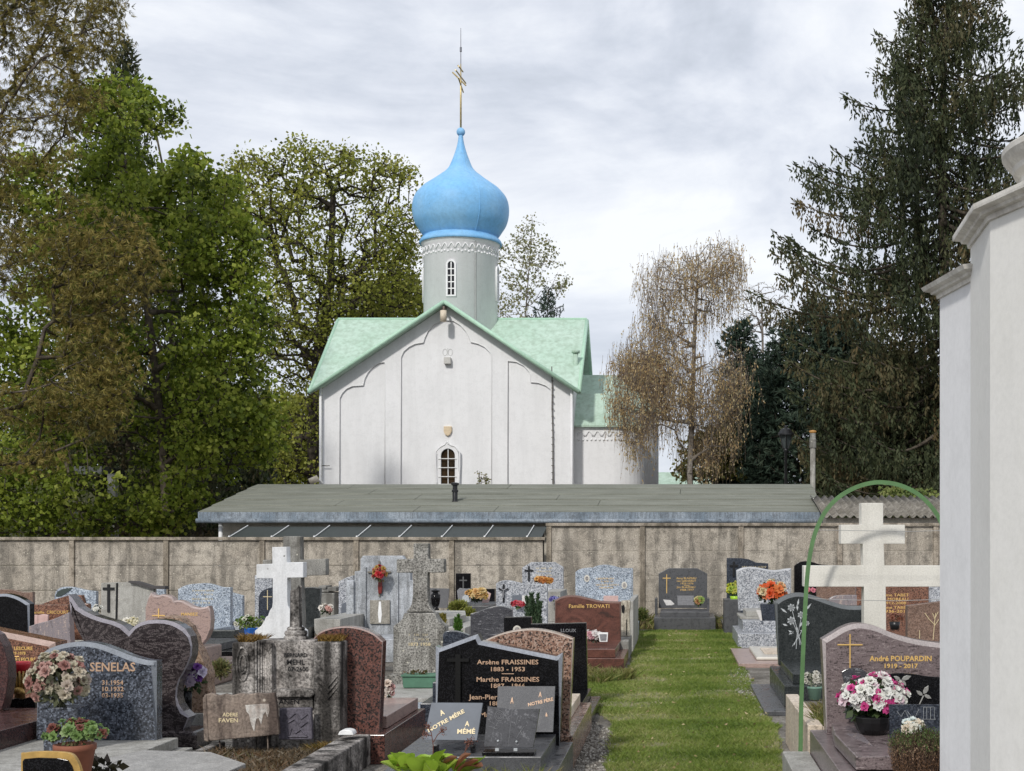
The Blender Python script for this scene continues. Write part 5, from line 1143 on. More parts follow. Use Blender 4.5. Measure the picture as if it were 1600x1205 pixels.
t = thing('grave', 'pale cement slab tomb with sloped end carrying the black urn', 'grave', P(700, 960, 20).xy.to_3d(), 'graves')
MB().plan([(xat(677, 19.2), 19.2), (xat(706, 19.2), 19.0), (xat(728, 20.2), 20.2), (xat(727, 21.4), 21.4), (xat(677, 21.4), 21.4)], zat(966, 19.2) - .1, zat(966, 19.2)).build('slab', G['slabgrey'], t, bevel=.01); bx('plinth', xat(665, 19), xat(742, 19.6), 18.7, 21.7, 0, zat(966, 19.2) - .102, G['slabgrey'], t)
o = thing('urn', 'black polished memorial urn on the pale cement slab', 'urn', P(680, 953, 19.5)); c = P(680.5, 953.5, 19.5); sp = 19.5 / F
MB().lathe(c, [(6 * sp, 0), (6 * sp, 2 * sp), (3.5 * sp, 3.5 * sp), (6.5 * sp, 10 * sp), (7.5 * sp, 18 * sp), (7.6 * sp, 24 * sp), (4.8 * sp, 26 * sp)], 20).build('body', G['black'], o, smooth=True)
MB().lathe(c, [(4.8 * sp, 26 * sp), (4 * sp, 28 * sp), (6.5 * sp, 29 * sp), (6.5 * sp, 31 * sp), (2 * sp, 33 * sp), (.001, 33 * sp)], 20).build('lid', G['black'], o)
o = plate('grey_plaque', [(668, 919), (702, 920), (699, 950), (670, 950)], 20.3, .04, G['plaquegrey'], None, .003, loc=P(685, 950, 20.3)); tag(o, 'grey upright plaque standing behind the black urn', 'plaque')
t, hs = grave('narrow black headstone with dark cross against the wall', [(712, 896), (735, 896)], 28.2, 962, G['black'], th=.1, smooth=False, slab=False)
cross2('cross', 718, 730, 901, 919, 907, 2, 28.2, plain('grey bronze', (.09, .09, .09), .4), hs, .02)
t = thing('grave', 'low black polished tomb behind the flower covered plaques', 'grave', P(750, 945, 26.5).xy.to_3d(), 'graves')
bx('back_band', xat(735, 27.3), xat(774, 27.3), 27.2, 27.4, 0, zat(920, 27.3), G['black'], t); bx('slab', xat(712, 26), xat(774, 26), 25, 27.1, .3, zat(945, 25.6), G['dgrey'], t); bx('plinth', xat(708, 25), xat(778, 25), 24.9, 27.15, 0, .298, G['black'], t)
t, hs = grave('light grey headstone with black crucifix and printed plaques', [(775, 912), (781, 908.5), (790, 907), (800, 908), (812, 911), (825, 913), (855, 913)], 23.5, 982, G['grey'], th=.14, L=1.3)
cross2('black_crucifix', 780, 794, 913, 941, 920, 2.6, 23.5, G['blackmetal'], hs, .03); strip_px('figure', [[(781.5, 919), (787, 922), (792.5, 919)], [(787, 921), (786.5, 934)]], .012, 23.46, plain('pewter', (.25, .25, .26), .4, .5), hs)
o = plate('photo_plaque', [(800, 930), (815, 930), (815, 944), (800, 944)], 23.3, .03, G['plaque'], None, .003, loc=P(807, 944, 23.3)); tag(o, 'small dark plaque left of the white card before the crucifix headstone', 'plaque', 'memorial plaques')
o = plate('white_card', [(816, 930.5), (829, 931), (829, 946), (815, 946)], 23.25, .03, G['paleplaque'], None, .003, loc=P(822, 946, 23.25)); tag(o, 'small white plaque before the crucifix headstone', 'plaque', 'memorial plaques')
t, hs = grave('light grey headstone with clipped corners and black cross against the wall', [(816, 887), (830, 878.5), (867, 878.5), (880, 886.5)], 27.6, 960, G['grey'], th=.14, smooth=False, L=1.5)
cross2('black_cross', 820, 833, 884.5, 908, 891.5, 2.4, 27.6, G['blackmetal'], hs, .03)
worn_text([(850, 888, 3, 24), (850, 893, 2.6, 22), (850, 899, 3, 26)], 27.6, G['palegold'], hs)
t = thing('grave_step', 'pale grey stone block beside the clipped grey headstone', 'stone block', P(868, 950, 25.8).xy.to_3d())
bx('block', xat(853, 25.5), xat(877, 25.5), 25.3, 26.8, .3, zat(924, 25.5), G['slabgrey'], t); bx('foot', xat(848, 25.3), xat(884, 25.3), 25.0, 26.9, 0, .298, G['slabgrey'], t)
grave('grey striped marble headstone with tilted curved top', [(735, 959), (745, 956.5), (757, 952), (768, 948.5), (780, 947.5), (792, 949.5), (800, 953)], 18, 1020, G['marble'], th=.14, L=.6)
D = 14.6
t, hs = grave('matt black stepped headstone with white medallion behind the pink speckled one', [(787, 965), (829.5, 964), (829.8, 975.5), (915.5, 973.5)], D, 1078, G['black'], th=.13, smooth=False, L=1.7, bot=(790, 918))
oval('medallion', 808, 984, 6.5, 6.5, D, G['porcelain'], hs); oval('portrait', 808, 984, 3.4, 4.4, D - .013, G['photo'], hs, .003)
inscription([('LLOUX', 888, 985.5, 4.5, 24)], D, G['engravedim'], hs)
t, hs = grave('pink speckled headstone with rounded top behind the black family headstone', [(751, 1004), (765, 997), (782, 990.5), (800, 986), (820, 983.3), (836, 983), (855, 985.5), (875, 990.5), (896, 998)], 10.75, 1148, G['pink'], th=.13, face=-1, L=2.1, bot=(752, 889), slab=False, ch=2.2)
bx('base', xat(740, 10.65), xat(895.5, 10.65), 10.65, 12.9, 0, .247, G['pink'], t); bx('slab', xat(752, 10.9), xat(880, 10.9), 11.1, 12.8, .249, .34, G['travertine'], t)
D = 10.3
t, hs = grave('black polished headstone with peaked top and gold family names in the front row', [(680, 1010), (686, 1013), (746, 991), (751, 1002), (869, 1026), (879, 1020)], D, 1165, G['black'], th=.16, smooth=False, ch=6, slab=False, bot=(681, 874))
cross2('black_cross', 699.5, 733.5, 1022, 1098, 1031, 8, D, plain('black granite cross', (.004, .004, .004), .2, 0, 0), hs, .03, 5)
inscription([('Arsène FRAISSINES', 793.5, 1035, 6.3, 96), ('1883 - 1953', 793, 1046, 5.8, 53), ('Marthe FRAISSINES', 793.5, 1062, 6.3, 98), ('1887 - 1966', 793, 1072, 5.8, 53), ('Jean-Pierre FRAISSINES', 792, 1089.5, 6.6, 118), ('1886 - 1969', 791, 1099.5, 5.8, 53), ('Marie FRAISSINES', 796, 1117, 6.3, 92)], D, G['copper'], hs)
strip_px('gold_rule', [[(784, 1053), (803, 1053)]], .0025, D, G['copper'], hs)
bx('slab', xat(655, 10.1), xat(867, 10.2), 9.2, D - .005, .12, .31, G['dgrey'], t); bx('plinth', xat(650, 10.3), xat(893, 10.35), 8.6, D + .2, 0, .225, G['dgrey'], t)
D = 20.5
t, hs = grave('red brown family headstone with gold name beside the grass', [(867, 938.5), (875, 933.5), (888, 930.5), (902, 931), (918, 934.5), (935, 938.5), (950, 940), (970, 940.5)], D, 1002, G['trovati'], th=.16, ch=2.5, base=G['trovati'], L=1.55, zp=.17, sw=-.01, pw=.12)
inscription([('Famille TROVATI', 920.5, 947.5, 6, 63)], D, G['gold'], hs)
t, hs = grave('wide grey granite headstone with two round portraits near the wall', [(899, 894), (906, 889.5), (918, 887.3), (930, 888), (945, 892), (960, 894.5), (973, 894.8), (987, 892)], 26, 955, G['bluegrey'], th=.15, L=1.6)
for x, y in ((917, 904), (975.5, 914.5)):
    oval('medallion', x, y, 4.4, 5.6, 26, G['porcelain'], hs); oval('portrait', x, y, 2.4, 3.6, 25.987, G['photo'], hs, .003)
worn_text([(947, 904, 3, 30), (950, 908.5, 3, 20), (950, 914, 3.2, 36), (948, 918.5, 2.8, 22)], 26, G['gold'], hs)
grave('grey granite headstone showing just above the one with two portraits', [(922, 890), (932, 884.5), (944, 882.5), (957, 884), (970, 887.5), (989, 888)], 28.4, 960, G['bluegrey'], th=.13, L=.6)
t = thing('stone_lantern', 'broken cream stone lantern behind the red brown family headstone', 'lantern', P(977, 1000, 21.3).xy.to_3d()); D = 21.3
bx('base', xat(966, D), xat(985.5, D), 20.5, 21.8, 0, zat(995, D), G['conclichen'], t, .02); plate('body', [(969, 995), (970, 939), (984.5, 938.5), (985, 948), (983.5, 960), (984, 975), (984.5, 995)], D, .22, weathered('stained cream stone', (.5, .45, .36), (.12, .09, .06), (.6, .56, .48), .8), t, .02)
plate('opening', [(971, 947), (975, 945), (976.5, 951), (975, 959), (971.5, 957)], D - .004, .004, G['blackmetal'], t, 0); plate('glass', [(978.5, 968), (980, 968), (979.5, 993), (978, 993)], D - .004, .004, G['blackmetal'], t, 0)
o = MB().box(xat(984, 23), xat(992, 23), 22.2, 25, 0, zat(936, 23)).build('kerb_block', G['slabgrey'], loc=(xat(988, 23), 23, 0), bevel=.01); tag(o, 'narrow grey cement block beside the stone lantern', 'stone block')
D = 29.1
t, hs = grave('lone dark grey grave with clipped corners at the end of the grass', [(1029, 896.5), (1044.5, 888), (1089, 888), (1105, 896.5)], D, 950, G['dgrey'], th=.14, smooth=False, slab=False)
cross2('gold_cross', 1035.5, 1048, 897.5, 927, 903.5, 1.1, D, G['gold'], hs, .006)
inscription([('Anny BLAZEAU', 1072.5, 903.7, 3.2, 31), ('née GERHARDT', 1072.5, 908, 3.2, 30), ('1925-1976', 1073, 912, 2.8, 20), ('Jim BLAZEAU', 1072, 917.7, 3.2, 29), ('1908-1977', 1073, 922, 3, 21)], D, G['gold'], hs, bold=.04); strip_px('gold_rule', [[(1069, 914.7), (1077, 914.7)]], .004, D, G['gold'], hs)
zs_ = zat(956.5, 27.7)
bx('slab', xat(1031.5, 27.7), xat(1108.7, 27.7), 27.7, D, zs_ - .1, zs_, G['dgrey'], t); bx('plinth', xat(1022, 27.5), xat(1118, 27.5), 27.5, D + .3, 0, zs_ - .102, G['dgrey'], t)
for x in (1026.5, 1107): bx('upstand', xat(x - 3, D), xat(x + 1, D), D - .3, D + .18, zs_ - .1, zat(934, D), G['dgrey'], t)
for lab, pl, d_, m_ in (('small round edged photo plaque on the lone dark grey grave', [(1036, 937), (1048, 938), (1054, 944), (1050, 946), (1041, 946)], 28.4, G['paleplaque']), ('larger grey relief plaque on the lone dark grey grave', [(1058, 931), (1084, 931), (1085, 946), (1059, 946)], 28.5, G['engravedim'])):
    o = plate('memorial_plaque', pl, d_, .04, m_, None, .004, loc=P(pl[0][0], 947, d_)); tag(o, lab, 'plaque', 'memorial plaques')
# ---- right side
D = 28.9
t, hs = grave('dark blue headstone with black cross and dipping top against the wall', [(1135.5, 872), (1159, 872.3), (1170, 874), (1181, 879), (1200.5, 880.5)], D, 958, G['darkblue'], th=.14, smooth=False, L=1.5)
cross2('black_cross', 1140, 1153, 877.5, 901, 884, 3, D, G['blackmetal'], hs, .03); worn_text([(1179, 886, 3.4, 38)], D, G['palegold'], hs)
bx('step', xat(1131, 26.8), xat(1156, 26.8), 26.5, 27.3, .0, zat(936, 26.8), G['dgrey'], t)
D = 25
t, hs = grave('light grey granite headstone with wavy top on a stepped tomb', [(1150.5, 891.5), (1158, 888), (1168, 886), (1180, 886.3), (1192, 888.5), (1205, 890.8), (1215, 890.8), (1226, 889), (1236.5, 888)], D, 954, G['grey'], th=.15, ch=2.5, bot=(1154, 1236), slab=False)
for nm, x0, y0_, y1_, z0, z1, m_ in (('slab', 1165, 23.9, 24.95, .47, .56, G['slabgrey']), ('slab', 1158, 23.4, 25.2, .235, .42, G['grey']), ('ledge', 1156, 23.9, 25.25, .422, .468, G['slabgrey']), ('plinth', 1149, 23.0, 25.3, 0, .233, G['grey'])):
    bx(nm, xat(x0, 24), xat(1250, 24), y0_, y1_, z0, z1, m_, t)
t = thing('grave', 'flat pink slab with white marble panel at the grass edge', 'grave', P(1180, 1030, 20.5).xy.to_3d(), 'graves')
bx('slab', xat(1142, 22.1), xat(1260, 22.1), 19.3, 22.1, 0, .06, G['pinkvein'], t); bx('panel', xat(1170, 21.9), xat(1250, 21.9), 19.8, 21.9, .062, .11, G['porcelain'], t, .02); bx('panel_relief', xat(1190, 21), xat(1250, 21), 20.3, 21.4, .112, .122, G['travertine'], t, .004)
grave('black headstone with swept top behind the green hoop', [(1241, 884.5), (1248, 879), (1258, 877), (1270, 878.5), (1282, 882), (1305, 884)], 27.5, 950, G['black'], th=.14, L=1.2)
grave('mauve brown rectangular headstone behind the cream cross arm', [(1276, 905), (1337, 905)], 24.5, 960, G['brown'], th=.12, smooth=False, L=1.0)
grave('low grey brown headstone with curved shoulder behind the engraved dark one', [(1296, 936), (1302, 932.5), (1312, 930.5), (1339, 930)], 19.5, 1010, G['lilac'], th=.14, L=.5)
t, hs = grave('orange brown speckled headstone with gold names behind the cream cross', [(1338, 904), (1451, 904)], 20.4, 986, G['orange'], th=.14, smooth=False, L=1.3)
inscription([('Mme TABET', 1399, 930, 4.4, 42), ('née MOREAU', 1396, 936.5, 4.2, 46), ('1912-2008', 1398, 942.5, 4, 34), ('Mme TABET', 1399, 949.5, 4.4, 42), ('1936-2010', 1399, 955.5, 4.4, 40)], 20.4, G['gold'], hs)
grave('pale grey headstone edge right of the orange brown one', [(1452, 905), (1520, 905)], 24, 970, G['grey'], th=.12, smooth=False, L=1.0)
t, hs = grave('taupe headstone engraved with a bare tree beside the mausoleum', [(1418, 946.5), (1475, 939.5), (1500, 938)], 15, 1040, G['brown'], th=.14, smooth=False, L=.6)
strip_px('tree_engraving', [[(1458, 1000), (1460, 975), (1462, 958)], [(1460, 976), (1452, 968), (1445, 958)], [(1460, 978), (1467, 968)], [(1461, 968), (1457, 958)], [(1461, 966), (1466, 956)], [(1437, 998), (1437, 985)]], .004, 15, G['palegold'], hs)
D = 16.2
t, hs = grave('black green headstone engraved with pale roses right of the grass', [(1211, 941), (1219, 935), (1229, 930), (1240, 927), (1252, 926.5), (1265, 929), (1280, 933.5), (1300, 940.5), (1320, 946), (1340, 947), (1352, 946)], D, 1040, G['slate'], th=.15, bot=(1217, 1350), slab=False, ch=6)
bx('slab', 1.17, 2.1, 14.4, D - .005, .27, .37, G['slate'], t); bx('plinth', 1.07, 2.2, 14.2, 16.5, .05, .268, G['slate'], t); bx('ground_slab', .85, 2.3, 13.9, 16.6, 0, .048, G['dgrey'], t)
mb = MB()
def petal(cx, cy, ang, l, w): 
    u = (math.cos(ang), math.sin(ang)); v = (-u[1], u[0])
    p = [(cx, cy), (cx + u[0] * l * .5 + v[0] * w, cy + u[1] * l * .5 + v[1] * w), (cx + u[0] * l, cy + u[1] * l), (cx + u[0] * l * .5 - v[0] * w, cy + u[1] * l * .5 - v[1] * w)]
    if (p[1][0] - p[0][0]) * (p[2][1] - p[1][1]) - (p[1][1] - p[0][1]) * (p[2][0] - p[1][0]) < 0: p = p[::-1]
    mb.prism([(xat(x, D), zat(y, D)) for x, y in p], D - .003, D + .001)
for cx, cy, s in ((1236.5, 949.5, 1), (1236.5, 970, 1.1), (1252, 961, .95), (1261, 974, .65)):
    for k in range(7): petal(cx, cy, k * .9, 6.5 * s, 2.6 * s)
for cx, cy, a, l in ((1230, 958, -2.5, 13), (1246, 948, -1.4, 13), (1258, 955, -.9, 16), (1231, 978, -2.8, 9), (1246, 935 + 20, -1.6, 12), (1256, 970, -1.1, 12), (1240, 990, -2.6, 10), (1240, 987, 2.6, 9), (1250, 985, .2, 9), (1250, 980, -1.2, 9), (1244, 978, 1.3, 9)): petal(cx, cy, a, l, 1.6)
mb.build('rose_engraving', G['engraved'], hs)
strip_px('stem_engraving', [[(1238, 955), (1246, 985), (1244, 1014)], [(1240, 975), (1247, 992), (1241, 1008)], [(1252, 966), (1247, 990), (1250, 1008)], [(1258, 976), (1248, 995), (1238, 1010)], [(1247, 990), (1253, 1010)]], .004, D, G['engraved'], hs)
# cream patriarchal cross inside its kerb
D = 10.4
t = thing('cross_monument', 'cream cast stone cross with two arms standing inside a travertine kerb', 'cross', P(1366, 1100, D).xy.to_3d(), 'stone crosses')
plate('cross', [(1346, 786), (1380, 786), (1380, 820), (1414, 820), (1414, 850), (1381, 850), (1382, 884), (1476, 884), (1476, 917), (1384, 917), (1386, 1110), (1350, 1110), (1350, 917), (1256, 917), (1256, 884), (1349, 884), (1348, 850), (1314, 850), (1314, 820), (1346, 820)], D, .15, G['creamcross'], t, .004)
bx('kerb', .915, 1.02, 9.95, 12.0, 0, .42, G['travertine'], t); bx('kerb', 1.022, 2.2, 9.95, 10.05, 0, .40, G['travertine'], t); bx('bed', 1.022, 2.2, 10.052, 12.0, 0, .36, M_soil, t, 0)
D = 9.93
o = thing('garden_hoop', 'green painted iron hoop arching in front of the cream cross', 'hoop', P(1251, 1190, D).xy.to_3d())
hp = smooth_line([(1250, 1185), (1251, 1165), (1252, 1100), (1254, 1040), (1257, 970), (1261, 905), (1266, 865), (1274, 832), (1288, 802), (1308, 779), (1334, 763), (1360, 755), (1382, 754), (1408, 759), (1434, 772), (1456, 793), (1472, 820), (1482, 860), (1488, 930), (1490, 1185)], 4)
pts = [P(x, y, D) for x, y in hp]; w = .015
mb = MB(); n = len(pts)
for i, p in enumerate(pts):
    tn = (pts[min(i + 1, n - 1)] - pts[max(0, i - 1)]).normalized(); nn = Vector((-tn.z, 0, tn.x))
    for a, b_ in ((w, -.004), (w, .004), (-w, .004), (-w, -.004)): mb.v.append(tuple(p + nn * a + Vector((0, b_, 0))))
for i in range(n - 1):
    for j in range(4): mb.f.append((i * 4 + j, i * 4 + (j + 1) % 4, (i + 1) * 4 + (j + 1) % 4, (i + 1) * 4 + j))
mb.build('hoop', G['hoop'], o)
mb = MB().tube([P(1264, 828, D + .01), P(1330, 829, D + .01), P(1420, 830.5, D + .01), P(1478, 829, D + .01)], .0022, 5).build('wire', G['wire'], o)
MB().tube([P(1257, 934, D + .01), P(1300, 937, D + .01), P(1400, 939, D + .01), P(1488, 936, D + .01)], .0022, 5).build('wire', G['wire'], o)
D = 9.6
t, hs = grave('mauve brown headstone with curved top and gold name, nearest on the right', [(1285, 1000), (1300, 991), (1318, 980.5), (1335, 975), (1352, 975.2), (1372, 980), (1395, 989.5), (1420, 997), (1445, 1002), (1470, 1005), (1500, 1006), (1530, 1003)], D, 1147, G['poupardin'], th=.18, slab=False, bot=(1292, 1530), ch=7.5)
cross2('gold_cross', 1308.5, 1347.5, 991, 1045, 1007.5, 1.6, D, G['gold'], hs, .008)
inscription([('André POUPARDIN', 1407.5, 1029.5, 7.2, 97), ('1919 - 2017', 1407, 1041, 6, 52)], D, G['gold'], hs, bold=.03)
X0 = xat(1297, D)
MB().plan([(xat(1310, D), D - .01), (X0, D - .1), (xat(1303, 9.0), 8.95), (xat(1338, 8.0), 8.02), (2.2, 8.02), (2.2, D - .01)], .41, .49).build('slab', G['poupardin'], t, bevel=.008)
MB().plan([(xat(1312, 9.3), 8.95), (xat(1352, 8.75), 8.4), (xat(1338, 9.2), 8.98)], .4905, .494).build('slab_inlay', G['lilac'], t)
bx('plinth', .92, 2.3, 7.6, D + .25, 0, .40, G['poupardin'], t); bx('lower_slab', .73, .915, 6.6, 9.88, 0, .245, G['slabgrey'], t)

# ------------------------------------------------------------------ small things on the graves
def flowermat(name, cols, trans=.15):
    m, nt, b, co = newmat(name); a = N(nt, 'ShaderNodeAttribute', attribute_name='tint')
    n = len(cols); c = ramp(nt, a.outputs['Fac'], [(i / n, x) for i, x in enumerate(cols)], 'CONSTANT')
    nt.links.new(c, b.inputs['Base Color']); b.inputs['Roughness'].default_value = .6
    t = N(nt, 'ShaderNodeBsdfTranslucent', {'Color': c}); mx = N(nt, 'ShaderNodeMixShader', {0: trans, 1: b.outputs[0], 2: t.outputs[0]})
    nt.links.new(mx.outputs[0], [x for x in nt.nodes if x.type == 'OUTPUT_MATERIAL'][0].inputs[0]); return m
def rosettes(r, C, Nn, size, tint, petals=9):
    V, T = [], []
    for c, n, s, t in zip(C, Nn, size, tint):
        n = n / np.linalg.norm(n); u = np.cross(n, [0.3, 1, .2]); u /= np.linalg.norm(u); w = np.cross(n, u)
        for ring, (k, op, sc_) in enumerate(((petals, .95, 1.0), (petals - 3, .45, .72), (3, .12, .5))):
            for j in range(k):
                a = 2 * math.pi * (j + .37 * ring) / k + r.normal(0, .12); d = (u * math.cos(a) + w * math.sin(a)) * op + n * (1.05 - op); d /= np.linalg.norm(d)
                side = np.cross(d, n) if abs(np.dot(d, n)) < .95 else u; side /= (np.linalg.norm(side) + 1e-9); L = s * sc_ * r.uniform(.85, 1.1); wd = L * .36; lift = n * L * .18
                V += [c, c + d * L * .62 + side * wd + lift, c + d * L + lift * .4, c + d * L * .62 - side * wd + lift]; T += [t] * 4
    V = np.array(V); return V, np.arange(len(V)).reshape(-1, 4), np.array(T)
def bouquet(name, label, x, y, rx, ry, d, cols, nfl, fs, leafcols, nleaf, pot=None, seed=1, cat='flowers', down=.25, lsize=1.6, petals=9, parentbase=None):
    r = np.random.default_rng(seed); s = d / F; c0 = np.array(P(x, y, d)); R = np.array([rx * s, min(rx, ry) * s, ry * s])
    yb = (pot[2] if pot else y + ry)
    t = thing(name, label, cat, P(x, yb, d), 'flowers and plants on the graves')
    if nfl:
        dd = rdir(r, nfl * 4); dd = dd[(dd[:, 2] > -down) & (dd[:, 1] < .5)][:nfl]; C = c0 + dd * R * r.uniform(.62, 1.16, (len(dd), 1))
        v, f, tt = rosettes(r, C, dd / R * R.mean() + np.array([0, -.35, .15]), fs * s * r.uniform(.75, 1.2, len(dd)), r.random(len(dd)), petals)
        link('blooms', npmesh('blooms', v, f, tt), t, flowermat('blooms ' + label[:30], cols))
    if nleaf:
        dl = rdir(r, nleaf); C = c0 + dl * R * r.uniform(.2, .98, (nleaf, 1)) * np.array([1, 1, .95]) - np.array([0, 0, .12 * R[2]]); U = dl * .8 + rdir(r, nleaf) * .6; U /= np.linalg.norm(U, axis=1, keepdims=True)
        L = fs * s * lsize * .6 * r.uniform(.6, 1.3, (nleaf, 1)); v, f = leaf_quads(C, U * L, perp(r, U) * L * .32)
        link('leaves', npmesh('leaves', v, f, np.repeat(r.random(nleaf), 4)), t, leafmat('leaf ' + label[:30], leafcols, .2))
    if pot:
        mat_, prof, ybot = pot[0], pot[1], pot[2]; c = P(pot[3] if len(pot) > 3 else x, ybot, d)
        MB().lathe(c, [(a * s, b_ * s) for a, b_ in prof], pot[4] if len(pot) > 4 else 24).build('pot', mat_, t, smooth=(len(pot) <= 4), bevel=0 if len(pot) <= 4 else .003)
    return t
GR = [(.03, .06, .012), (.06, .11, .02), (.1, .16, .03)]; DGR = [(.015, .03, .01), (.03, .055, .018), (.06, .09, .03)]; DUSTY = [(.09, .10, .05), (.15, .16, .09), (.2, .2, .13), (.07, .09, .04)]
bouquet('flower_arrangement', 'faded cream and dusky rose silk flowers before the blue speckled headstone', 92, 1063, 42, 38, 10.35, [(.5, .44, .34), (.42, .38, .28), (.36, .2, .17), (.5, .42, .35), (.28, .13, .11), (.44, .4, .3)], 105, 9.5, DUSTY, 520, None, 3, lsize=2.2, down=.6)
o = thing('stone_vase', 'square blue speckled granite vase under the faded silk flowers', 'vase', P(94, 1176, 10.35)); plate('vase', [(66, 1106), (122, 1106), (118, 1176), (68, 1176)], 10.3, .2, G['blue'], o, .004)
bouquet('potted_succulent', 'green and russet succulents in a terracotta pot in the lower left corner', 116, 1148, 43, 19, 8.6, [(.12, .2, .05), (.16, .25, .07), (.1, .17, .05), (.16, .05, .035), (.2, .28, .1)], 60, 9, [(.08, .12, .04), (.12, .05, .03), (.12, .18, .06)], 160, (G['terracotta'], [(22, -10), (30, 36), (32, 37), (32, 45), (29, 46), (28, 41)], 1208, 117), 4, 'potted plant', petals=8, down=.1)
o = thing('memorial_plaque', 'black plaque with gold arched frame in the lower left corner', 'plaque', P(80, 1230, 7.6), 'memorial plaques')
fr_ = smooth_line([(33, 1240), (33, 1182), (36, 1177), (60, 1174.5), (90, 1175), (110, 1178), (119, 1187), (126, 1205), (130, 1240)], 3)
plate('frame', fr_, 7.6, .03, G['goldplastic'], o, .004); plate('plate', [(36, 1240), (35, 1190), (38, 1186), (60, 1184), (90, 1185), (106, 1188), (112, 1197), (118, 1215), (122, 1240)], 7.592, .008, G['black'], o, .002)
r_ = np.random.default_rng(3)
bouquet('dead_leaves', 'dark curled dead leaves beside the terracotta pot', 162, 1197, 22, 9, 8.9, [(.02, .015, .012)], 0, 12, [(.02, .018, .012), (.05, .045, .02), (.03, .02, .015)], 40, None, 8, 'leaves', lsize=2.6)
t = thing('grave', 'pale speckled low tomb slab in the left foreground', 'grave', P(270, 1200, 9).xy.to_3d(), 'graves')
gz_ = lambda x, y, z: (xat(x, F * (H - z) / (y - HY)), F * (H - z) / (y - HY))
MB().plan([gz_(*p, .2) for p in [(148, 1189), (222, 1172), (330, 1175), (384, 1193), (352, 1207), (250, 1330), (60, 1330)]][::-1], .08, .2).build('slab', granite('honed pale granite', [(.3, .29, .27), (.36, .35, .33), (.24, .23, .22), (.4, .39, .37)], 160, .6), t, bevel=.006)
o = thing('gold_vase', 'gold ribbed ribbon basket with red rim left of the blue speckled headstone', 'vase', P(31, 1092, 12.2)); c = P(31, 1092, 12.2); s = 12.2 / F
mb = MB()
for k in range(16):
    a = 2 * math.pi * k / 16; mb.tube([c + Vector((9 * s * math.cos(a), 9 * s * math.sin(a), 18 * s)), c + Vector((11 * s * math.cos(a), 11 * s * math.sin(a), 30 * s)), c + Vector((14.5 * s * math.cos(a), 14.5 * s * math.sin(a), 44 * s))], .0085, 6)
mb.build('ribs', G['goldplastic'], o, smooth=True); MB().lathe(c, [(13.5 * s, 41 * s), (16 * s, 54 * s), (15.5 * s, 58 * s), (12 * s, 56 * s)], 24).build('rim', G['redplastic'], o, smooth=True); MB().lathe(c, [(8 * s, 0), (8 * s, 20 * s), (12 * s, 42 * s)], 20).build('liner', plain('dark gold', (.2, .11, .03), .6), o, smooth=True)
mb = MB()
for k in range(7):
    a = -2.9 + k * .45; e = Vector((math.cos(a), -.35, .15 + .5 * abs(math.sin(a * 1.1)))); mb.tube([c + Vector((0, -.05, 10 * s)), c + Vector((0, -.05, 10 * s)) + e * 10 * s, c + Vector((0, -.05, 6 * s)) + e * 15 * s], [.004, .024, .004], 8)
mb.build('bow', G['goldplastic'], o, smooth=True)
o = plate('memorial_plaque', smooth_line([(5, 1124), (5, 1095), (10, 1091), (18, 1093), (26, 1091), (34, 1093), (44, 1090), (54, 1091), (54, 1123)], 3), 12.0, .04, G['black'], None, .003, loc=P(30, 1124, 12.0)); tag(o, 'black wavy topped plaque under the gold basket', 'plaque', 'memorial plaques')
bouquet('flower_arrangement', 'purple and white silk flowers beside the heart shaped headstone', 302, 1058, 15, 22, 12.1, [(.14, .03, .25), (.5, .42, .52), (.6, .58, .6), (.55, .5, .62), (.2, .06, .3)], 24, 10, DGR, 120, (G['black'], [(9, 0), (10, 36), (8, 37)], 1116, 290), 5)
bouquet('flower_arrangement', 'white and yellow flowers behind the dip of the heart headstone', 203, 975, 14, 9, 19, [(.7, .66, .5), (.6, .55, .35), (.75, .72, .65)], 26, 5, DGR, 120, None, 6)
bouquet('flower_arrangement', 'white daisies at the foot of the pale leaf headstone', 152, 952, 6, 6, 22, [(.75, .74, .68)], 12, 4, DGR, 50, None, 7)
bouquet('flower_trough', 'leafy plants with white buds in a bright blue trough', 390, 972, 23, 10, 17.5, [(.6, .6, .5), (.1, .2, .03)], 14, 4, [(.08, .14, .02), (.14, .2, .04), (.2, .24, .06)], 600, (G['bluepot'], [(10, 0), (12, 12), (11, 13)], 994, 393, 4), 9, 'potted plant')
bouquet('flower_arrangement', 'cluster of red roses on the cement monument cross', 593, 897, 9, 12, 21.3, [(.55, .02, .03), (.4, .015, .03), (.5, .1, .08), (.4, .25, .06)], 30, 5, [(.05, .06, .02), (.2, .12, .03)], 120, None, 10)
bouquet('flower_trough', 'sparse dry stems in a long faded green trough under the mottled cross', 653, 1052, 24, 5, 14.9, [(.3, .1, .1)], 0, 6, [(.08, .09, .03), (.14, .08, .04)], 90, None, 11, 'planter')
tr_ = [o for o in COL.objects if o.name.startswith('flower_trough')][-1]
MB().prism([(xat(x, 14.85), zat(y, 14.85)) for x, y in [(628, 1056), (683, 1056), (680, 1075), (630, 1075)]], 14.85, 15.05).build('trough', G['greenplastic'], tr_, bevel=.006); bx('trough_rim', xat(626.5, 14.84), xat(684.5, 14.84), 14.83, 15.07, zat(1057.5, 14.84), zat(1054.5, 14.84), G['greenplastic'], tr_, .003)
bouquet('flower_arrangement', 'faded pink and white flowers right of the red brown speckled headstone', 606, 1080, 7, 12, 12.6, [(.6, .5, .42), (.5, .3, .28), (.66, .6, .55)], 16, 7, DUSTY, 60, None, 12)
bouquet('flower_arrangement', 'white and pink flowers beside the slate headstone', 509, 952, 9, 6, 20, [(.7, .66, .6), (.6, .35, .3)], 14, 5, DGR, 60, None, 13)
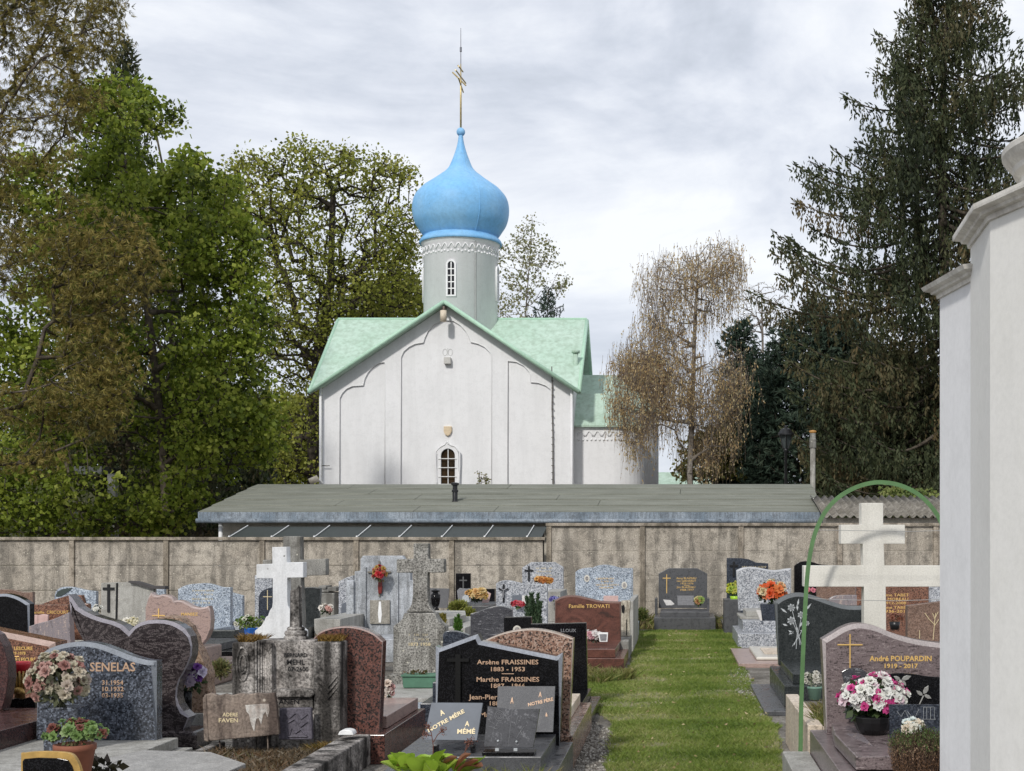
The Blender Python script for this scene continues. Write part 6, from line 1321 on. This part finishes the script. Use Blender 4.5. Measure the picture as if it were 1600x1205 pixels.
bouquet('flower_arrangement', 'peach and yellow roses between plaques on the low black tomb', 745, 930, 15, 9, 25.3, [(.62, .42, .12), (.65, .5, .25), (.6, .36, .14)], 34, 6, DGR, 130, None, 14)
for lab, pl, m_ in (('pale marbled plaque left of the peach roses', [(714, 923), (718, 919), (728, 920), (735, 919.5), (736, 940), (716, 940)], G['engravedim']), ('round blue grey plaque before the peach roses', [(722, 933), (726, 929.5), (732, 931), (734, 941), (722, 941)], G['engraved']), ('pinkish brown plaque right of the peach roses', [(757, 922), (767, 928), (763, 942), (753, 942)], G['pinkplaque'])):
    o = plate('memorial_plaque', pl, 25.6 if 'round' not in lab else 25.2, .04, m_, None, .004, loc=P(pl[0][0], 942, 25.4)); tag(o, lab, 'plaque', 'memorial plaques')
def shrub(name, label, x, y, rx, ry, d, cols, n, seed, spiky=False):
    r = np.random.default_rng(seed); s = d / F; c0 = np.array(P(x, y, d)); t = thing(name, label, 'shrub', P(x, y + ry, d), 'flowers and plants on the graves')
    if spiky:
        k = 9; tops = c0 + np.c_[r.uniform(-.8, .8, k) * rx * s, r.uniform(-.5, .5, k) * rx * s, r.uniform(.2, 1, k) * ry * s]; tops[0] = c0 + np.array([0, 0, ry * s]); i = r.integers(0, k, n); q = r.random((n, 1))
        base = c0 + np.array([0, 0, -ry * s]) + (tops[i] - c0) * np.array([.6, .6, 0]); C = base + (tops[i] - base) * q + rdir(r, n) * (rx * .34 * s) * (1.1 - q)
        U = rdir(r, n) * .6 + np.array([0, 0, .9])
    else: dl = rdir(r, n); C = c0 + dl * np.array([rx, rx, ry]) * s * r.uniform(.2, 1, (n, 1)); U = dl + rdir(r, n) * .5 + np.array([0, 0, .4])
    U /= np.linalg.norm(U, axis=1, keepdims=True); L = (.035 + .0 * n) * r.uniform(.6, 1.4, (n, 1)) * max(1, d / 16)
    v, f = leaf_quads(C, U * L, perp(r, U) * L * .2); link('foliage', npmesh('foliage', v, f, np.repeat(r.random(n), 4)), t, leafmat('shrub ' + label[:28], cols, .2))
    MB().tube([c0 + np.array([0, 0, -ry * s * 1.3]), c0 + np.array([0, 0, ry * s * .4])], .008, 5).build('stem', M_bark, t); return t
shrub('dwarf_conifer', 'small blue green conifer before the crucifix headstone', 832, 953, 17, 24, 21.5, [(.03, .06, .03), (.06, .10, .05), (.1, .15, .08)], 3600, 1, True)
shrub('dwarf_conifer', 'tiny golden conifer right of the mottled cross pedestal', 693, 975, 7, 15, 16.8, [(.16, .14, .03), (.26, .22, .04)], 700, 2, True)
shrub('dwarf_conifer', 'tiny bright green conifer beside the pale cement tomb', 716, 975, 8, 13, 18.3, [(.05, .12, .02), (.1, .2, .03)], 700, 3, True)
shrub('shrub', 'yellow green shrub between the pale tomb and the peach roses', 716, 948, 14, 8, 22.5, [(.18, .2, .04), (.28, .28, .07), (.12, .15, .03)], 1300, 4)
shrub('shrub', 'yellow green shrub at the right corner of the pale cement tomb', 733, 958, 8, 8, 21.9, [(.18, .2, .04), (.28, .28, .07)], 700, 5)
shrub('shrub', 'green weeds behind the broken stone lantern', 1000, 962, 12, 12, 28.5, [(.06, .1, .02), (.12, .16, .04), (.22, .2, .08)], 900, 6)
shrub('shrub', 'weedy grass tuft left of the old scrolled monument', 345, 1045, 14, 14, 14.5, [(.1, .12, .04), (.2, .2, .08), (.14, .1, .05)], 1100, 7)
bouquet('flower_arrangement', 'crimson flowers before the crucifix headstone', 809, 945, 9, 5, 22.9, [(.5, .04, .07), (.55, .1, .12), (.42, .02, .04)], 26, 4.4, GR, 80, None, 15)
bouquet('flower_arrangement', 'orange flowers in front of the clipped grey headstone', 848, 907, 14, 5, 26.8, [(.55, .25, .05), (.6, .33, .1), (.45, .16, .04)], 46, 4.2, [(.2, .13, .04), (.1, .1, .03)], 90, None, 16)
bouquet('flower_arrangement', 'blue violet flowers on the pale stone block', 866, 936, 8, 3.6, 25.1, [(.15, .14, .4), (.3, .3, .5)], 16, 3.4, DGR, 50, None, 17)
bouquet('flower_arrangement', 'pink and white flowers with dark bows on the red brown family grave', 925, 994, 13, 8, 19.6, [(.62, .5, .5), (.68, .64, .62), (.55, .3, .33), (.66, .6, .58)], 38, 5.2, [(.02, .02, .02), (.05, .06, .03)], 110, None, 18)
o = thing('framed_photo', 'small white framed photo on the red brown family grave', 'photo frame', P(942, 1003, 19.4)); plate('frame', [(934, 988.5), (950, 988.5), (949, 1003), (937, 1003)], 19.4, .03, G['white'], o, .002); plate('photo', [(936.5, 991), (948, 991), (947, 1001), (938.5, 1001)], 19.392, .008, G['engravedim'], o, 0)
o = plate('memorial_plaque', [(943, 931), (966, 931), (966, 940), (943, 940)], 24.6, .03, G['pinkplaque'], None, .003, loc=P(955, 940, 24.6)); tag(o, 'small pale pink plaque before the headstone with two portraits', 'plaque', 'memorial plaques')
bouquet('flower_arrangement', 'green and cream posy on the lone dark grey grave', 1093, 939, 7, 6, 28.2, [(.5, .45, .2), (.2, .3, .06), (.4, .2, .08)], 12, 5, GR, 60, None, 19)
bouquet('potted_plant', 'yellow flowers in a lime green pot beside the dark blue headstone', 1146, 921, 9, 13, 26.9, [(.55, .55, .04), (.5, .5, .1), (.3, .4, .05)], 40, 4.6, GR, 130, (G['lime'], [(5.5, 0), (7.5, 8), (6.5, 8.5)], 940, 1148), 20, 'potted plant')
bouquet('flower_arrangement', 'bright orange silk flowers with cream buds in a dark granite vase', 1206, 926, 19, 17, 23.6, [(.65, .13, .03), (.6, .09, .02), (.65, .2, .06), (.6, .5, .3)], 50, 8, DGR, 200, None, 21)
o = thing('stone_vase', 'tapered dark granite vase holding the orange flowers', 'vase', P(1200, 973, 23.5)); plate('vase', [(1188, 944), (1214, 944), (1212, 973), (1191, 973)], 23.45, .2, G['darkblue'], o, .006)
o = plate('white_card', [(1181, 953), (1189, 954), (1191, 970), (1188, 970)], 23.3, .02, G['paleplaque'], None, .002, loc=P(1186, 970, 23.3)); tag(o, 'small curled white card left of the dark granite vase', 'card')
bouquet('flower_arrangement', 'small pink flowers behind the engraved rose headstone', 1267, 924, 6, 4, 22, [(.6, .2, .25)], 12, 4, DGR, 30, None, 22)
bouquet('potted_plant', 'brown foliage in a small black pot before the orange brown headstone', 1398, 966, 11, 6, 18.8, [(.2, .07, .04)], 10, 4, [(.1, .05, .03), (.16, .1, .05)], 80, (G['blackmetal'], [(6.5, 0), (8.5, 12), (7, 12.5)], 984, 1398), 23, 'potted plant')
bouquet('potted_plant', 'bare white twigs in a small grey green pot on the engraved rose grave', 1270, 1062, 13, 11, 13.75, [(.5, .48, .42)], 8, 7, [(.4, .38, .33), (.12, .16, .08), (.5, .48, .42)], 90, (plain('grey green pot', (.16, .27, .21), .5), [(9, 0), (11, 17), (12, 17.5), (12, 20), (10, 20)], 1093, 1273), 24, 'potted plant')
bouquet('flower_arrangement', 'large dome of white lilies and magenta roses in a black bowl', 1366, 1092, 47, 33, 8.95, [(.74, .74, .70), (.50, .04, .20), (.74, .74, .68), (.58, .06, .25), (.74, .74, .7), (.60, .08, .28), (.74, .73, .7), (.7, .55, .6)], 120, 10, DGR, 420, (G['blackmetal'], [(19, 0), (26, 8), (31, 20), (32, 28), (28, 29)], 1147, 1364, 14), 25, lsize=2.4, down=.22)
o = thing('memorial_plaque', 'fan shaped blue veined plaque behind the lily dome', 'plaque', P(1335, 1125, 9.45), 'memorial plaques')
plate('fan', smooth_line([(1315, 1050), (1325, 1045), (1340, 1044), (1352, 1049), (1358, 1056)], 3) + [(1350, 1124), (1321, 1124), (1322, 1080)], 9.45, .03, G['marble'], o, .003)
o = thing('memorial_plaque', 'black curved plaque with two grey metal leaves beside the mausoleum', 'plaque', P(1430, 1135, 9.25), 'memorial plaques')
plate('plate', smooth_line([(1372, 1062), (1385, 1055), (1402, 1052), (1425, 1053), (1450, 1057), (1480, 1059)], 3) + [(1480, 1135), (1380, 1135)], 9.25, .03, G['black'], o, .004)
M_lf = plain('brushed pewter', (.33, .33, .31), .5, .4, .15, 30)
for cx, cy, ang, l in ((1409, 1062, -.35, 16), (1407, 1062, -2.7, 12), (1410, 1063, 1.0, 11), (1443, 1085, -1.05, 16), (1442, 1087, -2.5, 13), (1444, 1086, .45, 13)):
    u = (math.cos(ang), math.sin(ang)); v = (-u[1], u[0]); q = [(cx + u[0] * l * a + v[0] * b_ * l, cy + u[1] * l * a + v[1] * b_ * l) for a, b_ in ((0, 0), (.25, .2), (.6, .22), (1, 0), (.6, -.22), (.25, -.2))]
    plate('metal_leaf', q, 9.235, .012, M_lf, o, .002)
strip_px('metal_stem', [[(1409, 1063), (1394, 1070)], [(1443, 1087), (1436, 1102)]], .005, 9.24, M_lf, o)
o = thing('memorial_plaque', 'square blue black plaque engraved with a chapel behind the heather', 'plaque', P(1428, 1153, 8.7), 'memorial plaques')
pp = plate('plate', [(1389, 1101), (1468, 1101), (1469, 1154), (1391, 1154)], 8.7, .025, G['darkblue'], o, .002)
strip_px('engraving', [[(1443, 1105), (1443, 1124), (1460, 1124), (1460, 1105), (1443, 1105)], [(1448, 1105), (1448, 1124)], [(1454, 1105), (1454, 1124)], [(1438, 1124), (1462, 1124)], [(1402, 1112), (1408, 1120), (1414, 1110), (1420, 1122)], [(1418, 1112), (1428, 1124), (1436, 1108)]], .0012, 8.698, G['engraved'], pp)
bouquet('flower_arrangement', 'white silk roses resting on the heather', 1426, 1137, 17, 11, 7.85, [(.72, .7, .62), (.6, .66, .64), (.7, .62, .5)], 18, 9, DGR, 50, None, 26)
r = np.random.default_rng(77); s = 7.82 / F; t = thing('heather', 'large brown and green heather in the lower right before the mauve headstone', 'potted plant', P(1432, 1222, 7.82), 'flowers and plants on the graves')
n = 700; base = np.array(P(1434, 1222, 7.82)); az = r.uniform(0, 6.28, n); rr_ = r.random(n) ** .6 * 42 * s; top = base + np.c_[np.cos(az) * rr_ * 1.15, np.sin(az) * rr_ * .9, (84 - 20 * (rr_ / (42 * s)) ** 2 + r.normal(0, 5, n)) * s]
b0 = base + (top - base) * np.array([.75, .75, .12]); q = r.random((n * 22, 1)); C = np.repeat(b0, 22, 0) * (1 - q) + np.repeat(top, 22, 0) * q + r.normal(0, .004, (n * 22, 3)); U = rdir(r, n * 22) * .7 + np.array([0, 0, .6]); U *= .014
tt = np.clip((q[:, 0] - .62) * 2.2 + r.normal(0, .15, len(q)) + .25, 0, 1); v, f = leaf_quads(C, U, perp(r, U) * .0028)
link('sprigs', npmesh('sprigs', v, f, np.repeat(tt, 4)), t, leafmat('heather sprigs', [(.16, .09, .05), (.26, .16, .10), (.32, .22, .14), (.08, .10, .03), (.07, .12, .03)], .1)); v, f = tubes_from_edges(b0, top, np.full(n, .0012), np.full(n, .0008), 3); link('stems', npmesh('stems', v, f), t, plain('heather stems', (.08, .05, .035), .9))
blades('weeds', [(1.03, 10.1), (1.5, 10.1), (1.5, 11.2), (1.03, 11.2)], 2600, .03, .1, .006, M_weed, 'green weeds inside the travertine kerb', 'weeds', 44, zoff=.36)
# plaques on the black family grave
def tilted(label, quad, d, lean, mat, name='memorial_plaque', th=.03):
    o = thing(name, label, 'plaque', P((quad[0][0] + quad[1][0]) / 2, quad[2][1], d), 'memorial plaques'); pts = [P(x, y, d) for x, y in quad]; zmin = min(p.z for p in pts); zmax = max(p.z for p in pts)
    front = [Vector((p.x, p.y + lean * (p.z - zmin) / (zmax - zmin), p.z)) for p in pts]; n = len(pts)
    b_ = MB().add(front + [p + Vector((0, th, -.004)) for p in front], [tuple(range(n)), tuple(range(2 * n - 1, n - 1, -1))] + [(i, i + n, (i + 1) % n + n, (i + 1) % n) for i in range(n)]).build('plate', mat, o, bevel=.0015); return o, b_, zmin, zmax, lean
def lean_obj(o, zmin, zmax, lean, base):
    
    for q in (o if isinstance(o, list) else [o]):
        for v_ in q.data.vertices: v_.co.y += lean * (v_.co.z + base.z - zmin) / (zmax - zmin)
D = 9.35
o, b_, a0, a1, ln_ = tilted('blue grey plaque with diagonal gold dedication on the black family grave', [(670, 1100.5), (751, 1101), (745, 1157), (662, 1156)], D, .10, G['plaque'])
ins = inscription([('A', 688, 1116, 7, 7, -.45), ('NOTRE MÈRE', 695, 1128, 5.2, 62, -.50), ('A', 728.5, 1132.5, 6.5, 7), ('MÉMÉ', 727.5, 1144, 6, 28)], D - .001, G['palegold'], b_, bold=.04); lean_obj(ins, a0, a1, ln_, LOC[b_.name])
bx('foot', xat(676, D), xat(684, D), D + .0, D + .06, .3, .36, G['black'], o, .002); bx('foot', xat(735, D), xat(742, D), D + .0, D + .06, .3, .36, G['black'], o, .002)
D = 9.28
o, b_, a0, a1, ln_ = tilted('open black marble book plaque engraved with a rose', [(760, 1105), (799, 1110), (842, 1109), (833, 1168), (794, 1167.5), (756, 1166)], D, .06, G['marble'])
b_.data.materials[0] = veined('black marbled slate', [(.02, .02, .023), (.05, .05, .056), (.035, .035, .04), (.13, .13, .14)], 5, (1, 1, 2), (0, .7, 0), 2.5, .25)
e_ = strip_px('rose_engraving', [[(779 + 6 * math.cos(a) * k, 1120 + 6.5 * math.sin(a) * k) for a in [i * .6 for i in range(12)]] for k in (1.2, .75, .4)] + [[(779, 1127), (772, 1137), (767, 1158)], [(772, 1133), (764, 1128), (762, 1136), (772, 1138)], [(774, 1135), (780, 1136), (776, 1140), (771, 1139)], [(799, 1110), (794, 1167)], [(808, 1121), (805, 1134), (810, 1130)], [(818, 1136), (807, 1153)], [(812, 1142), (818, 1152)]], .0013, D, G['engravedim'], b_); lean_obj(e_, a0, a1, ln_, LOC[b_.name])
bs = bx('stand', xat(755, D), xat(836, D), D - .05, D + .09, .312, .335, G['black'], o, .003)
for x in (777, 806): bx('clip', xat(x - 3, D), xat(x + 3, D), D - .02, D + .0, .336, .355, G['engraved'], bs, .002)
MB().ball(P(778, 1158, D - .003), .008, 8).build('stud', G['engraved'], b_).data.transform(Matrix.Translation((0, .006, 0))); MB().ball(P(807, 1159, D - .003), .008, 8).build('stud', G['engraved'], b_)
o, b_, a0, a1, ln_ = tilted('large square dark grey plaque leaning on the black family headstone', [(774.5, 1075), (865, 1075), (864, 1144), (775, 1144)], 10.05, .12, G['plaquegrey'])
ins = inscription([('A', 798, 1097, 8, 5), ('A', 842, 1088, 7, 5), ('NOTRE PÈRE', 843, 1099, 4.5, 40, -.22), ('à', 853, 1118, 5)], 10.049, G['copper'], b_, bold=.03); lean_obj(ins, a0, a1, ln_, LOC[b_.name])
# broad leaved primula in the foreground and a dead stalk
t = thing('leafy_plant', 'broad bright green rosette leaves at the bottom centre', 'plant', P(668, 1230, 8.5), 'flowers and plants on the graves'); r = np.random.default_rng(12)
V, Fc, T = [], [], []; c0 = np.array(P(668, 1210, 8.5)); s = 8.5 / F
for k in range(46):
    az = r.uniform(0, 6.28); L = r.uniform(26, 46) * s; el = r.uniform(.45, 1.3); u = np.array([math.cos(az) * math.cos(el) * 1.35, math.sin(az) * math.cos(el), math.sin(el)]); st = c0 + np.array([r.normal(0, 26) * s, r.normal(0, 12) * s, r.uniform(-4, 8) * s]); side = np.cross(u, [0, 0, 1.]); side /= np.linalg.norm(side); up_ = np.cross(side, u)
    tt = np.clip(r.normal(.45, .2), 0, .8) if r.random() > .1 else 1.0; b0 = len(V); m = 6
    for i in range(m + 1):
        q = i / m; w_ = L * .52 * math.sin(math.pi * min(1, .12 + q * .86)) ** .7 * (.45 + .75 * q); ctr = st + u * L * q - np.array([0, 0, 1]) * L * .18 * q * q
        for e in (-1, -.5, 0, .5, 1): V.append(ctr + side * w_ * e + up_ * (abs(e) * w_ * .42 + r.normal(0, .0012))); T.append(tt + (.06 if e == 0 else 0))
    for i in range(m):
        for j in range(4): a = b0 + i * 5 + j; Fc.append((a, a + 1, a + 6, a + 5))
link('leaves', npmesh('leaves', np.array(V), np.array(Fc), T), t, leafmat('primula leaves', [(.17, .30, .02), (.27, .42, .035), (.36, .52, .06), (.42, .55, .10), (.24, .10, .05)], .4, .4), smooth=True)
for nm, pts, lab in (('dead_stalk', [[(676, 1200), (677, 1165), (674, 1145), (668, 1135)], [(677, 1160), (684, 1148), (692, 1142)], [(675, 1150), (665, 1148)]], 'dry reddish stalk before the diagonal plaque'), ('dead_stalk', [[(720, 1200), (724, 1180), (732, 1165), (736, 1158)], [(726, 1178), (730, 1160)]], 'dry reddish seed head right of the diagonal plaque')):
    t = thing(nm, lab, 'dead plant', P(pts[0][0][0], 1205, 8.9)); strip_px('stem', pts, .003, 8.9, plain('dry russet', (.13, .05, .035), .9), t); ends = np.concatenate([np.array(P(q[-1][0], q[-1][1], 8.9)) + r.normal(0, .012, (60, 3)) for q in pts]); U = rdir(r, len(ends)) * .012; v, f = leaf_quads(ends, U, perp(r, U) * .004); link('seed_head', npmesh('seed_head', v, f, r.random(len(v))), t, leafmat('russet seeds ' + lab[-8:], [(.12, .05, .04), (.2, .09, .06)], .1))
blades('weeds', [(xat(690, 8.9), 8.6), (xat(850, 8.9), 8.6), (xat(850, 8.9), 9.12), (xat(690, 8.9), 9.12)], 1500, .06, .16, .004, M_weed, 'wiry grass tufts before the black family grave slab', 'weeds', 46, zoff=.1)
